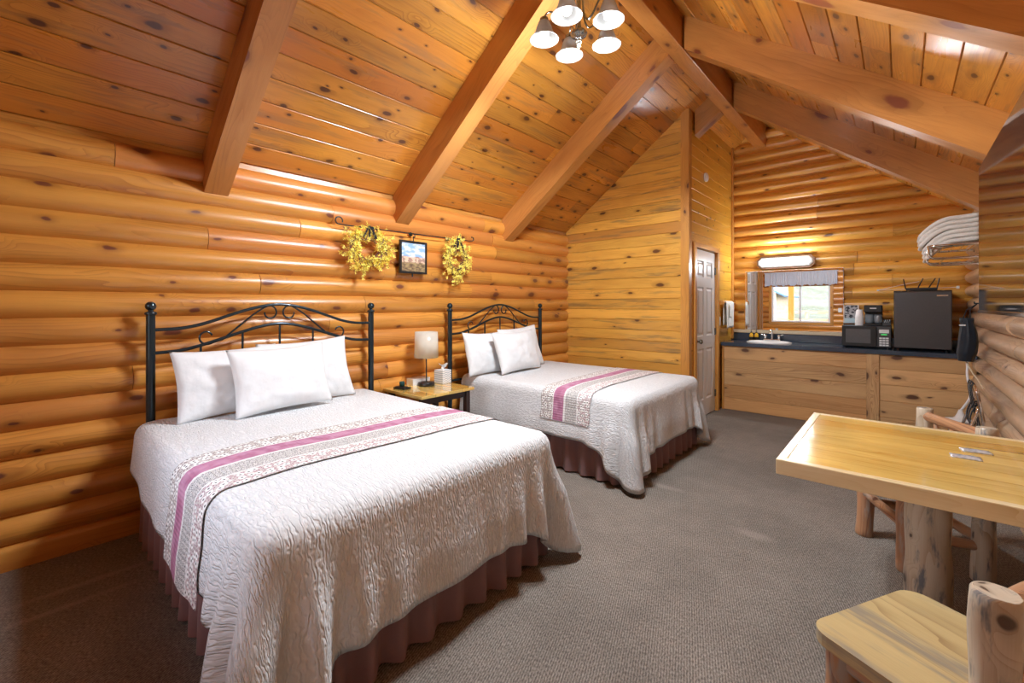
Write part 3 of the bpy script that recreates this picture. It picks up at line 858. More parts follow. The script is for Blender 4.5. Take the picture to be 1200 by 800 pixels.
def headboard(parent, W, lp=1.32):
    hb = bpy.data.objects.new('headboard', None); C.objects.link(hb); hb.parent = parent
    hb.empty_display_size = .05
    hb.location = (0, 0, 0)
    for y in (0, W):
        m = MB(); m.tube([(0, y, 0.0), (0, y, 1.315)], 0.023, 18)
        obj('post', m, METAL, hb)
        m = MB(); m.lathe([(0.0, 1.312), (0.029, 1.312), (0.031, 1.320), (0.029, 1.328), (0.014, 1.333), (0.013, 1.340), (0.018, 1.344)] +
                          [(0.028 * math.cos(a), 1.364 + 0.028 * math.sin(a)) for a in [(-50 + 14 * i) * PI / 180 for i in range(11)]], 20, (0, y, 0))
        obj('finial', m, METAL, hb)
    def interp(tab, t):
        t = min(t, 1 - t)
        for (a, za), (b2, zb) in zip(tab[:-1], tab[1:]):
            if a <= t <= b2:
                k = (t - a) / (b2 - a); k = k * k * (3 - 2 * k) if False else k
                return za + (zb - za) * k
    def smooth_curve(tab, N=60):
        z = [interp(tab, i / N) for i in range(N + 1)]
        for _ in range(6): z = [z[0]] + [(z[i-1] + 2 * z[i] + z[i+1]) / 4 for i in range(1, N)] + [z[-1]]
        return [(0, W * i / N, z[i]) for i in range(N + 1)]
    up = smooth_curve([(0, 1.222), (.10, 1.224), (.18, 1.248), (.26, 1.292), (.35, 1.338), (.43, 1.368), (.501, 1.380)])
    lo = smooth_curve([(0, 1.083), (.10, 1.086), (.17, 1.112), (.25, 1.150), (.35, 1.198), (.43, 1.230), (.501, 1.243)])
    m = MB(); m.tube(up, 0.0105, 10); obj('arch_rail', m, METAL, hb)
    m = MB(); m.tube(lo, 0.0105, 10); obj('arch_rail', m, METAL, hb)
    for k in range(5):
        y = W / 2 + (k - 2) * 0.238; zz = min(lo, key=lambda p: abs(p[1] - y))[2]
        m = MB(); m.tube([(0, y, 0.62), (0, y, zz)], 0.0075, 8); obj('spindle', m, METAL, hb)
    m = MB(); m.tube([(0, 0, 0.62), (0, W, 0.62)], 0.012, 10); obj('cross_rail', m, METAL, hb)
    for sg in (0, 1):
        def Y(f): return W * f if sg == 0 else W * (1 - f)
        pth = []
        cy, cz, r = 0.195, 1.165, 0.048      # outer scroll
        for i in range(26):
            a = math.radians(75 - 0) + (-1) * 0; a = math.radians(20 + i * 11.5); q = r * (0.62 + 0.38 * i / 25)
            pth.append((0, Y(cy) + (1 if sg == 0 else -1) * q * math.cos(a), cz + q * math.sin(a)))
        # a ends ~ 307 deg: heading up along the slanted bar
        pth += [(0, Y(0.255), 1.145), (0, Y(0.31), 1.215), (0, Y(0.38), 1.305), (0, Y(0.425), 1.350)]
        cy2, cz2, r2 = 0.455, 1.318, 0.050
        for i in range(22):
            a = math.radians(110 - i * 14); q = r2 * (1 - 0.28 * i / 21)
            pth.append((0, Y(cy2) + (1 if sg == 0 else -1) * q * 0.95 * math.cos(a), cz2 + q * math.sin(a)))
        m = MB(); m.tube(pth, 0.0062, 8); obj('scroll', m, METAL, hb)
    return hb

def pillow_mesh(w, h, t, seed):
    mb = MB(); N = 34
    def pt(i, j, side):
        u = -1 + 2 * i / N; v = -1 + 2 * j / N
        # pinched edges with pointed corners
        k = 1 - 0.07 * (1 - v * v) ** 1.0; k2 = 1 - 0.09 * (1 - u * u)
        x = w / 2 * u * k; z = h / 2 * v * k2
        th = t * (max(0, 1 - abs(u) ** 2.6) ** 0.55) * (max(0, 1 - abs(v) ** 2.4) ** 0.55)
        wr = 0.010 * noise.noise(Vector((u * 2.6, v * 2.6, seed))) + 0.006 * noise.noise(Vector((u * 6, v * 5, seed + 3)))
        e = max(0, 1 - max(abs(u), abs(v)) ** 6)
        rip = 0.006 * math.sin(u * 26 + seed * 3 + 2 * noise.noise(Vector((u * 3, v * 3, seed)))) * max(0, abs(v) - .45) * e
        wv = 0.010 * noise.noise(Vector((u * 1.5, v * 1.5, seed + 8)))
        return Vector((side * (th / 2 + (wr + rip) * e) + wv, x, z))
    for side in (1, -1):
        P = [[pt(i, j, side) for j in range(N + 1)] for i in range(N + 1)]
        mb.grid(P, [[(i / N, j / N) for j in range(N + 1)] for i in range(N + 1)], 0.5, True)
    return mb
def pillow(loc, w, h, t, lean, yaw, roll, seed, label, group):
    o = obj('pillow', pillow_mesh(w, h, t, seed), PILLOW, loc=loc, merge=0.0004)
    o.rotation_euler = (Matrix.Rotation(yaw, 3, 'Z') @ Matrix.Rotation(lean, 3, 'Y') @ Matrix.Rotation(roll, 3, 'X')).to_euler()
    return tag(o, label, 'pillow', group)

def make_bed(loc, L, W, zt, seed, hoff, label, kw):
    t = thing('bed', label, 'bed', loc)
    b = Bed(L, W, zt, seed, **kw)
    m = MB(); m.box((L/2 - .01, W/2, 0.27), (L - .1, W - .12, 0.24)); obj('box_spring', m, PILLOW, t, bevel=0.02)
    m = MB(); m.box((L/2 - .005, W/2, 0.52), (L - .055, W - .055, 0.25)); obj('mattress', m, PILLOW, t, bevel=0.05)
    for x in (.15, L - .2):
        for y in (.15, W - .15):
            m = MB(); m.tube([(x, y, 0), (x, y, 0.17)], 0.025, 12); obj('leg', m, BLACK, t)
    obj('bed_skirt', b.skirt(), SKIRT, t, fixn=False)
    hb = headboard(t, 1.452); hb.location = (-0.035, hoff, 0)
    return t, b
t1, b1 = make_bed((0.155, 0.455, 0), 1.90, 1.50, 0.685, 2.0, 0.078, 'large bed nearest the window end, its white spread lit and rippled, with iron headboard', dict(hems=(0.34, 0.46, 0.36), corner=0.64, head_len=0.24, fold=1.15))
t2, b2 = make_bed((0.155, 2.975, 0), 1.83, 1.50, 0.675, 6.0, -0.124, 'second bed, the farther one beside the flat board wall, with iron headboard', dict(hems=(0.38, 0.44, 0.38), corner=0.64, head_len=0.36, fold=0.8))
c1 = tag(obj('coverlet', b1.cover(), COVER, loc=t1.location, fixn=False), 'white rippled coverlet spread over the bed nearest the window end', 'bedspread')
c2 = tag(obj('coverlet', b2.cover(), COVER2, loc=t2.location, fixn=False), 'white coverlet spread over the farther bed by the board wall', 'bedspread')
def solid(o, t):
    m = o.modifiers.new('solid', 'SOLIDIFY'); m.thickness = t; m.offset = -1
r1 = tag(obj('bed_runner', b1.runner(0.94, 1.44, 0.44, 0.34, 0.05), RUNNER, loc=t1.location, fixn=False), 'flowered runner with a pink stripe laid across the bed nearest the window end', 'bed runner')
r2 = tag(obj('bed_runner', b2.runner(1.02, 1.50, 0.29, 0.27, -0.04), RUNNER, loc=t2.location, fixn=False), 'flowered runner with a pink stripe laid across the farther bed by the board wall', 'bed runner')
gp1, gp2 = 'pillows on the nearer bed', 'pillows on the farther bed'
pillow((0.30, 0.90, 0.895), 0.60, 0.43, 0.15, -0.28, 0.05, 0.02, 1, 'white pillow on the nearer bed, leaning at the left end of the headboard', gp1)
pillow((0.31, 1.38, 0.905), 0.62, 0.46, 0.15, -0.30, -0.06, 0.05, 2, 'white pillow on the nearer bed, leaning right and partly behind the front pillow', gp1)
pillow((0.475, 1.145, 0.905), 0.60, 0.42, 0.16, -0.32, 0.02, 0.03, 3, 'white pillow on the nearer bed, standing in front of the other two', gp1)
pillow((0.30, 3.19, 0.885), 0.62, 0.44, 0.15, -0.26, 0.05, -0.02, 4, 'white pillow on the farther bed, leaning at the left end of the headboard', gp2)
pillow((0.31, 3.72, 0.905), 0.62, 0.47, 0.15, -0.28, -0.05, 0.06, 5, 'white pillow on the farther bed, leaning right and partly behind the front pillow', gp2)
pillow((0.475, 3.46, 0.895), 0.64, 0.43, 0.16, -0.32, 0.0, 0.02, 6, 'white pillow on the farther bed, standing in front of the other two', gp2)

# ------------------------------------------------------------------ nightstand and what stands on it
ns = thing('nightstand', 'small wooden nightstand with dark legs between the two beds', 'nightstand', (0.06, 2.14, 0))
m = MB()
for i in range(4): m.box((0.275, 0.0725 + 0.145 * i - .0005, 0.6275), (0.55, 0.143, 0.025), g=0)
obj('table_top', m, W_TABLE, ns, bevel=0.003)
for x in (0.06, 0.50):
    for y in (0.05, 0.53):
        m = MB(); m.box((x, y, 0.3075), (0.045, 0.045, 0.615)); obj('leg', m, flat('dark_stain', (0.035, 0.016, 0.012), 0.4) if (x, y) == (0.06, 0.05) else bpy.data.materials['dark_stain'], ns, bevel=0.003)
m = MB(); m.box((0.28, 0.29, 0.20), (0.44, 0.46, 0.02), g=0); obj('shelf', m, W_TABLE, ns, bevel=0.002)
m = MB(); m.box((0.50, 0.29, 0.585), (0.02, 0.43, 0.055)); obj('apron', m, bpy.data.materials['dark_stain'], ns)
lamp = thing('table_lamp', 'black stick table lamp with a cream drum shade on the nightstand', 'lamp', (0.235, 2.475, 0.64))
m = MB(); m.lathe([(0, 0), (0.072, 0), (0.075, 0.004), (0.075, 0.028), (0.071, 0.033), (0.012, 0.036), (0, 0.036)], 32); obj('base', m, BLACK, lamp)
m = MB(); m.tube([(0, 0, 0.03), (0, 0, 0.36)], 0.006, 12); obj('pole', m, METAL, lamp)
m = MB(); m.lathe([(0.106, 0.255), (0.108, 0.255), (0.103, 0.488), (0.101, 0.488), (0.106, 0.255)], 40); obj('lamp_shade', m, SHADE, lamp)
m = MB(); m.lathe([(0, 0.345), (0.012, 0.345), (0.013, 0.36), (0.028, 0.385), (0.030, 0.405), (0.022, 0.425), (0, 0.434)], 20); obj('bulb', m, BULB, lamp)
tb = thing('tissue_box', 'white cube tissue box with grey leaf print beside the lamp', 'tissue box', (0.235, 2.665, 0.64), 0.1)
TB = NT('leaf_print_card'); _u, _v, _ = TB.sep(TB.n('ShaderNodeTexCoord').outputs['Object'])
_z = TB.sep(TB.n('ShaderNodeTexCoord').outputs['Object'])[2]
_s = TB.math('SINE', TB.math('ADD', TB.math('MULTIPLY', _z, 330.0), TB.math('MULTIPLY', TB.math('SINE', TB.math('MULTIPLY', _v, 110.0)), 1.6)))
TB.bsdf(TB.mix(TB.ramp(_s, -0.2, 0.5), (0.82, 0.82, 0.82), (0.42, 0.48, 0.54)), 0.5)
m = MB(); m.box((0, 0, 0.063), (0.112, 0.112, 0.126)); obj('carton', m, TB.m, tb, bevel=0.002)
m = MB(); P = []
for i in range(9):
    a = i / 8; P.append([((0.03 * math.sin(a * 5 + j * .6)) * (0.5 + j * .12), -0.035 + 0.07 * a + 0.008 * math.sin(j * 2 + a * 3), 0.124 + 0.052 * j / 5 + (0.012 * math.sin(a * 9) if j == 5 else 0)) for j in range(6)])
m.grid(P); obj('tissue', m, PAPER, tb)
m = MB(); m.box((0, 0, 0.03), (0.10, 0.19, 0.06)); m.box((0.051, 0, 0.035), (0.002, 0.12, 0.012))
tag(obj('clock_radio', m, WHITEPL, loc=(0.115, 2.475, 0.64), bevel=0.008), 'low white box-shaped clock radio behind the lamp base', 'clock radio')
m = MB(); m.box((0, 0, 0.008), (0.13, 0.085, 0.014)); m.box((-.01, 0, 0.017), (0.10, 0.06, 0.006)); tag(obj('notepad_holder', m, BLACK, loc=(0.20, 2.24, 0.64), rotz=0.2, bevel=0.003), 'flat black holder at the window end of the nightstand', 'holder')
m = MB(); m.lathe([(0, 0), (0.022, 0), (0.023, 0.035), (0.020, 0.040), (0, 0.040)], 16); tag(obj('candle_tin', m, TEAL, loc=(0.19, 2.245, 0.661)), 'small dark teal tin on the black holder', 'tin')

# ------------------------------------------------------------------ wall decoration
rod = thing('hanging_rod', 'thin black iron rod with hooks on the log wall above the nightstand', 'rod', (0.09, 1.72, 2.02))
m = MB(); Lr = 1.46
pth = [(0.0, 0.0 + 0.03 * math.cos(a) - 0.0, 0.03 + 0.03 * math.sin(a)) for a in [math.radians(-20 + 24 * i) for i in range(12)]]
m.tube(pth + [(0, 0.06, 0.0), (0, Lr - .04, 0.02)] + [(0, Lr + 0.02 * math.sin(math.radians(30 * i)), 0.045 - 0.02 * math.cos(math.radians(30 * i))) for i in range(8)], 0.0055, 8)
obj('bar', m, METAL, rod)
for y in (0.33, 0.72, 1.16):
    m = MB(); m.tube([(-0.045, y, 0.01), (0.0, y, 0.012)], 0.005, 8); m.lathe([(0, -.004), (0.02, -.004), (0.018, .006), (0, .008)], 14, (-0.045, y, 0.01), Matrix.Rotation(PI/2, 3, 'Y'))
    m.tube([(0, y, 0.012), (0.018, y, 0.0), (0.018, y, -0.022), (0.0, y, -0.026)], 0.005, 8); obj('hook', m, METAL, rod)
def wreath(loc, ry, rz, seed, label, nfl):
    rnd = random.Random(seed)
    t = thing('hanging_wreath', label, 'wreath', loc, 0, 'yellow wreaths on the rod')
    m = MB()
    for k in range(9):
        pth = []
        a0 = rnd.random() * 6
        for i in range(36):
            a = 2 * PI * i / 36
            k1 = 0.6 + 0.16 * math.sin(a * 3 + a0) + 0.07 * math.sin(a * 7 + a0 * 2)
            pth.append((0.012 * math.sin(a * 5 + a0) + 0.004 * k - .01, ry * k1 * math.cos(a), rz * k1 * math.sin(a)))
        m.tube(pth, 0.0026, 5, closed=True)
    bl = MB()
    def flower(p, s):
        n = Vector((rnd.uniform(0.0, 1), rnd.uniform(-1, 1), rnd.uniform(-1, 1))).normalized()
        a = n.orthogonal().normalized(); b = n.cross(a)
        for q in range(4):
            an = q * PI/2 + rnd.random() * .4
            d = a * math.cos(an) + b * math.sin(an); e = n.cross(d)
            bl.face([p, p + d * s * .5 + e * s * .24 + n * s * .12, p + d * s + n * s * .35, p + d * s * .5 - e * s * .24 + n * s * .12], None, rnd.random(), False)
    for k in range(nfl):
        a = rnd.random() * 2 * PI
        rad = rnd.gauss(0.70, 0.17) + 0.10 * math.sin(a * 4 + seed)
        p0 = Vector((rnd.uniform(-.02, .035), ry * rad * math.cos(a), rz * rad * math.sin(a)))
        flower(p0, rnd.uniform(0.014, 0.024))
    for k in range(26):                              # loose sprays reaching out
        a = rnd.random() * 2 * PI; dirn = a + rnd.uniform(-.9, .9)
        p0 = Vector((rnd.uniform(-.01, .03), ry * .68 * math.cos(a), rz * .68 * math.sin(a)))
        ln = rnd.uniform(0.06, 0.13); d = Vector((rnd.uniform(0, .25), math.cos(dirn), math.sin(dirn) - .25)).normalized()
        if p0.x + d.x * ln > .09: continue
        m.tube([p0, p0 + d * ln * .5 + Vector((0, 0, .006)), p0 + d * ln], 0.0014, 4)
        for q in range(7): flower(p0 + d * ln * (0.3 + 0.7 * q / 6) + Vector((rnd.uniform(-.01, .01), rnd.uniform(-.01, .01), rnd.uniform(-.01, .01))), rnd.uniform(0.013, 0.021))
    obj('twig_ring', m, TWIG, t)
    o = obj('blossoms', bl, YELLOW, t, fixn=False); o['kind'] = 'stuff'
    m = MB()
    for sgn in (1, -1):
        P = [[(0.03 + .003 * j, sgn * 0.006 * i + .01 * j * sgn, rz * 0.95 - 0.012 * i - .0 * j) for j in range(3)] for i in range(9)]
        m.grid(P)
    m.tube([(0.02, 0, rz * 1.02), (0.03, 0, rz * .7), (0.02, 0, rz * .5)], 0.008, 8)
    obj('ribbon', m, STRAP, t)
wreath((0.125, 1.955, 1.845), 0.225, 0.19, 4, 'yellow forsythia wreath left of the framed picture, the rounder one', 620)
wreath((0.125, 2.93, 1.835), 0.17, 0.215, 8, 'yellow forsythia wreath right of the framed picture, the narrower one', 520)
pf = thing('framed_picture', 'small landscape painting in a black frame hanging between the wreaths', 'picture', (0.10, 2.43, 1.81), 0)
m = MB(); fw, fh = 0.30, 0.30
for y in (-fw/2 + .01, fw/2 - .01): m.box((0, y, 0), (0.02, 0.02, fh))
for z in (-fh/2 + .01, fh/2 - .01): m.box((0, 0, z), (0.02, fw - .04, 0.02))
obj('frame', m, BLACK, pf, bevel=0.002)
m = MB(); m.face([(0.002, -fw/2 + .02, -fh/2 + .02), (0.002, fw/2 - .02, -fh/2 + .02), (0.002, fw/2 - .02, fh/2 - .02), (0.002, -fw/2 + .02, fh/2 - .02)], [(0, 0), (1, 0), (1, 1), (0, 1)])
obj('painting', m, PICT, pf)
m = MB(); m.box((-.006, 0, 0), (0.006, fw - .03, fh - .03)); obj('back_board', m, BLACK, pf)
m = MB(); m.tube([(0, 0.0, fh/2), (0, 0.0, fh/2 + .045)], 0.005, 8); obj('hanger', m, METAL, pf)
m = MB(); m.tube([(0, -0.01, -fh/2 - .03), (0, -.01, -fh/2 + .005)], 0.006, 8); obj('hook', m, METAL, pf)

# ------------------------------------------------------------------ chandelier
ch = thing('chandelier', 'silver chandelier with five bell-shaped frosted glass shades under the ridge beam', 'chandelier', (1.976, 2.306, 0))
m = MB(); m.lathe([(0, 2.955), (0.008, 2.958), (0.012, 2.968), (0.007, 2.978), (0.014, 2.985), (0.020, 3.000), (0.012, 3.010), (0.045, 3.030), (0.052, 3.045), (0.040, 3.062), (0.018, 3.075), (0.012, 3.10), (0.011, 3.34), (0.03, 3.36), (0.012, 3.38), (0.010, 3.50), (0.02, 3.515), (0.065, 3.535), (0.066, 3.555), (0, 3.555)], 28)
obj('stem', m, NICKEL, ch)
BZ = 3.03
for k in range(5):
    a = math.radians(-4 + 72 * k); ca, sa = math.cos(a), math.sin(a)
    m = MB()
    pr = [(0.012, 3.34), (0.03, 3.26), (0.035, 3.16), (0.06, 3.10), (0.10, 3.115), (0.135, 3.17), (0.17, 3.205), (0.205, 3.19), (0.215, 3.165)]
    # smooth
    pts = [Vector((r, z)) for r, z in pr]
    for _ in range(3):
        q = [pts[0]]
        for i in range(len(pts) - 1): q += [pts[i].lerp(pts[i+1], .25), pts[i].lerp(pts[i+1], .75)]
        pts = q + [pts[-1]]
    m.tube([(p.x * ca, p.x * sa, p.y) for p in pts], 0.006, 8)
    arm = obj('arm', m, NICKEL, ch)
    cx_, cy_ = 0.215 * ca, 0.215 * sa
    m = MB(); m.lathe([(0, 3.172), (0.012, 3.172), (0.026, 3.163), (0.028, 3.148), (0.026, 3.138), (0, 3.138)], 20, (cx_, cy_, 0)); obj('socket', m, NICKEL, ch)
    m = MB(); m.lathe([(0.026, 3.145), (0.036, 3.135), (0.046, 3.11), (0.054, 3.082), (0.066, 3.055), (0.084, 3.037), (0.091, 3.030), (0.089, 3.028), (0.082, 3.034), (0.063, 3.052), (0.051, 3.081), (0.043, 3.109), (0.033, 3.132), (0.026, 3.140)], 32, (cx_, cy_, 0))
    obj('glass_shade', m, FROST, ch)
    m = MB(); m.lathe([(0, 3.14), (0.013, 3.138), (0.014, 3.115), (0.026, 3.088), (0.031, 3.068), (0.027, 3.048), (0.015, 3.036), (0, 3.033)], 20, (cx_, cy_, 0)); obj('bulb', m, BULB, ch)
# ------------------------------------------------------------------ kitchenette counter
CZ = 0.885
KX0, KX1, KY = PX + 0.03, 4.02, 6.22
cab = thing('counter_cabinet', 'long board-fronted vanity cabinet under the dark countertop', 'cabinet', (0, 0, 0))
rnd = random.Random(77)
m = MB(); boards(m, (KX0, KY, 0), (1, 0, 0), (0, 0, 1), (0, -1, 0), 3.18 - KX0, [0.0, 0.155, 0.325, 0.495, 0.665, CZ - .045], rnd, bev=0.005, gap=0.002)
m.box(((KX0 + 3.18)/2, KY + .025, (CZ-.045)/2), (3.18 - KX0, 0.036, CZ - .047)); obj('front_panel', m, W_CAB, cab, fixn=False)
m = MB(); boards(m, (3.29, KY, 0), (1, 0, 0), (0, 0, 1), (0, -1, 0), KX1 - 3.29, [0.0, 0.16, 0.335, 0.51, 0.68, CZ - .045], rnd, bev=0.005, gap=0.002)
m.box(((KX1 + 3.29)/2, KY + .025, (CZ-.045)/2), (KX1 - 3.29, 0.036, CZ - .047)); obj('front_panel', m, W_CAB, cab, fixn=False)
m = MB(); m.box((3.235, KY + .005, (CZ-.045)/2), (0.11, 0.05, CZ - .045), g=2, rnd=0.15); obj('stile', m, W_CAB, cab, bevel=0.003)
m = MB(); m.box((KX0 + .01, KY - .012, (CZ-.045)/2), (0.02, 0.02, CZ - .045), g=2); obj('corner_bead', m, W_TRIM, cab)
ct = thing('countertop', 'dark blue-black laminate countertop with a low splashback along the log wall', 'countertop', (0, 0, 0))
# slab with an oval sink cut-out
SX, SY, SA, SB = 2.18, 6.475, 0.235, 0.185
m = MB(); N = 48
x0, x1, y0, y1 = KX0 - .012, KX1, KY - 0.035, 6.815
per = []
for i in range(N):
    a = 2 * PI * i / N; c, s_ = math.cos(a), math.sin(a)
    tx = ((x1 - SX) / c if c > 1e-6 else ((x0 - SX) / c if c < -1e-6 else 1e9)); ty = ((y1 - SY) / s_ if s_ > 1e-6 else ((y0 - SY) / s_ if s_ < -1e-6 else 1e9))
    t_ = min(tx, ty); per.append((SX + c * t_, SY + s_ * t_))
# snap nearest samples to the true corners
for cx_, cy_ in ((x0, y0), (x1, y0), (x0, y1), (x1, y1)):
    k = min(range(N), key=lambda i: math.hypot(per[i][0] - cx_, per[i][1] - cy_)); per[k] = (cx_, cy_)
inn = [(SX + SA * math.cos(2*PI*i/N), SY + SB * math.sin(2*PI*i/N)) for i in range(N)]
rows_ = [[(p[0], p[1], CZ - .045) for p in inn], [(p[0], p[1], CZ) for p in inn], [(p[0], p[1], CZ) for p in per], [(p[0], p[1], CZ - .045) for p in per]]
for a_, b_ in zip(rows_, rows_[1:] + [rows_[0]]):
    for i in range(N):
        j = (i + 1) % N; m.face([a_[i], a_[j], b_[j], b_[i]])
obj('slab', m, LAMIN, ct)
m = MB(); m.box(((x0 + x1)/2, y1 - .015, CZ + .05), (x1 - x0, 0.03, 0.10)); obj('splashback', m, LAMIN, ct, bevel=0.004)
m = MB(); m.box((2.35, y1 - .02, CZ + .123), (1.34, 0.05, 0.040)); obj('ledge', m, TAN, ct, bevel=0.003)
sk = thing('sink', 'white oval drop-in sink in the dark countertop below the mirror', 'sink', (SX, SY, CZ))
m = MB()
def ov(r, z): return [(SA * r * math.cos(2*PI*j/48), SB * r * math.sin(2*PI*j/48), z) for j in range(48)]
m.grid([ov(1.10, 0.001), ov(1.10, 0.010), ov(1.04, 0.016), ov(0.98, 0.012), ov(0.94, -.004), ov(0.86, -.05), ov(0.7, -.10), ov(0.45, -.125), ov(0.12, -.13), ov(0.0, -.13)], None, 0.5, True, cj=True)
obj('basin', m, WHITEG, sk)
m = MB(); m.lathe([(0, -.128), (0.022, -.127), (0.024, -.124), (0, -.122)], 16); obj('drain', m, CHROME, sk)
fc = thing('faucet', 'chrome two-handle faucet with an arched spout behind the sink', 'faucet', (SX, SY + 0.19, CZ + .012))
m = MB(); m.box((0, 0.01, 0.012), (0.20, 0.05, 0.022)); obj('base_plate', m, CHROME, fc, bevel=0.008)
m = MB(); m.tube([(0, 0.01, 0.02), (0, 0.01, 0.09), (0, 0.0, 0.125), (0, -.03, 0.15), (0, -.07, 0.148), (0, -.10, 0.125), (0, -.105, 0.10)], [0.014, .012, .011, .011, .011, .011, .011], 12); obj('spout', m, CHROME, fc)
for s in (-1, 1):
    m = MB(); m.lathe([(0, 0.02), (0.018, 0.02), (0.015, 0.05), (0.020, 0.06), (0.018, 0.075), (0, 0.08)], 16, (s * .08, 0.01, 0)); m.tube([(s * .08, 0.01, .068), (s * .13, -.005, .085)], 0.006, 8); obj('handle', m, CHROME, fc)
for i, (x, y) in enumerate(((1.925, 6.70), (1.985, 6.715))):
    b = thing('soap_bottle', ('amber pump bottle beside the sink, the one nearer the bathroom wall', 'amber pump bottle beside the sink, the one nearer the faucet')[i], 'bottle', (x, y, CZ), 0, 'pump bottles by the sink')
    m = MB(); m.lathe([(0, 0), (0.025, 0), (0.026, 0.006), (0.026, 0.075), (0.022, 0.09), (0.011, 0.10), (0.011, 0.108), (0, 0.108)], 20); obj('body', m, AMBER, b)
    m = MB(); m.lathe([(0.0265, 0.012), (0.0268, 0.014), (0.0268, 0.05), (0.0265, 0.052)], 20); obj('paper_label', m, BLACK, b)
    m = MB(); m.lathe([(0, 0.108), (0.012, 0.108), (0.012, 0.120), (0.004, 0.122), (0.004, 0.145), (0, 0.145)], 12); m.tube([(0, 0, 0.145), (0, -.03, 0.142)], 0.005, 8); obj('pump', m, BLACK, b)

mi = thing('vanity_mirror', 'frameless wall mirror above the sink, reflecting the front window', 'mirror', (1.83, 6.795, 1.035))
m = MB(); m.box((0.55, 0, 0.40), (1.10, 0.006, 0.80)); o = obj('mirror_glass', m, MIRROR, mi)
m = MB(); m.box((0.55, 0.0045, 0.40), (1.106, 0.003, 0.806)); obj('backing', m, WHITEPL, mi)
m = MB()
for x in (0.2, 0.9): m.box((x, -.004, 0.0), (0.03, 0.012, 0.018))
for x in (0.2, 0.9): m.box((x, -.004, 0.80), (0.03, 0.012, 0.018))
vl = thing('vanity_light', 'long lit glass light bar with bronze frame above the mirror', 'light', (2.31, 6.80, 1.945))
def octo(w, h, c): return [(-w/2 + c, -h/2), (w/2 - c, -h/2), (w/2, -h/2 + c), (w/2, h/2 - c), (w/2 - c, h/2), (-w/2 + c, h/2), (-w/2, h/2 - c), (-w/2, -h/2 + c)]
MX = Matrix.Rotation(PI/2, 4, 'X')
m = MB(); m.prism(octo(0.66, 0.165, 0.045), 0.02, MX); obj('frame', m, RUST, vl, bevel=0.003)
m = MB()
for k, (sc_, dp) in enumerate([(1, .02), (1, .05), (.9, .075), (.0, .078)]): pass
R_ = [[Vector((p[0] * a, -d, p[1] * b)) for p in octo(0.62, 0.125, 0.04)] for (a, b, d) in ((1, 1, .02), (1, 1, .05), (.96, .85, .075), (.9, .6, .085))]
for A, B in zip(R_[:-1], R_[1:]):
    for i in range(8): m.face([A[i], A[(i+1) % 8], B[(i+1) % 8], B[i]])
m.face(R_[-1]); obj('glass_cover', m, frosted('lit_glass', (0.8, 0.8, 0.8), 0.6, 0.45, (1, .97, .93)), vl)

# framed card, microwave and what stands on it
sg = thing('framed_card', 'small printed card with a dark photo standing against the log wall behind the cups', 'sign', (3.005, 6.80, 1.15))
m = MB(); m.box((0, 0, 0.11), (0.155, 0.012, 0.22)); obj('board', m, WHITEPL, sg)
m = MB(); m.face([(-.077, -.0065, 0.001), (.077, -.0065, 0.001), (.077, -.0065, .219), (-.077, -.0065, .219)], [(0, 0), (1, 0), (1, 1), (0, 1)]); obj('print', m, SIGN, sg)
mw = thing('microwave', 'black microwave with a mesh window on the counter beside the fridge', 'microwave', (2.945, 6.42, CZ))
MW, MH, MD = 0.44, 0.245, 0.33
m = MB(); m.box((MW/2, MD/2 + .012, MH/2 + .008), (MW, MD, MH - .012)); obj('body', m, flat('grey_blue_metal', (0.10, 0.13, 0.16), 0.35, 0.5), mw, bevel=0.004)
m = MB(); m.box((0.158, 0.002, MH/2 + .008), (0.312, 0.022, MH - .012)); obj('door', m, BLACK, mw, bevel=0.005)
dr = mw.children[-1]
m = MB(); m.box((0.150, -0.0095, MH/2 + .010), (0.225, 0.003, MH - .085)); obj('window', m, flat('mesh_glass', (0.10, 0.10, 0.105), 0.3, nscale=700, namt=0.6), dr)
m = MB(); m.box((MW - .062, 0.003, MH/2 + .008), (0.118, 0.02, MH - .012)); obj('control_panel', m, DARKG, mw, bevel=0.003)
cp = mw.children[-1]
m = MB(); m.box((MW - .062, -.0085, MH - .052), (0.085, 0.004, 0.04)); obj('display', m, WHITEPL, cp)
m = MB(); m.box((MW - .062, -.0085, MH - .088), (0.05, 0.004, 0.012)); obj('clock_digits', m, emis('green_led', (0.1, 0.9, 0.2), 0.6, (0.02, 0.1, 0.03)), cp)
for r_ in range(4):
    for c_ in range(3):
        m = MB(); m.box((MW - .090 + c_ * .028, -.0085, 0.038 + r_ * .026), (0.024, 0.004, 0.018)); obj('button', m, WHITEPL, cp)
m = MB()
for x in (.03, MW - .03):
    for y in (.04, MD - .03): m.tube([(x, y, 0), (x, y, 0.012)], 0.012, 8)
for x in (.03, MW - .03):
    for y in (.04, MD - .03):
        q = MB(); q.tube([(x, y, 0), (x, y, 0.014)], 0.012, 8); obj('foot', q, BLACK, mw)
TOPM = CZ + MH + .004
for k in range(6):
    q = MB(); z = 0.018 * k
    q.lathe([(0.040, 0), (0.0415, 0.001), (0.0415, 0.004), (0.028, 0.095), (0.0, 0.096), (0.0, 0.094), (0.0265, 0.093), (0.0395, 0.002), (0.040, 0)], 24)
    o = obj('paper_cup', q, PAPER, loc=(3.10, 6.56, TOPM + z))
    tag(o, ['white paper cup at the very bottom of the upturned stack on the microwave', 'white paper cup second from the bottom of the upturned stack', 'white paper cup third from the bottom of the upturned stack', 'white paper cup third from the top of the upturned stack', 'white paper cup second from the top of the upturned stack', 'white paper cup topmost of the upturned stack on the microwave'][k], 'cup', 'upturned paper cups on the microwave')
cm = thing('coffee_maker', 'black single-cup coffee maker standing on the microwave', 'coffee maker', (3.225, 6.60, TOPM))
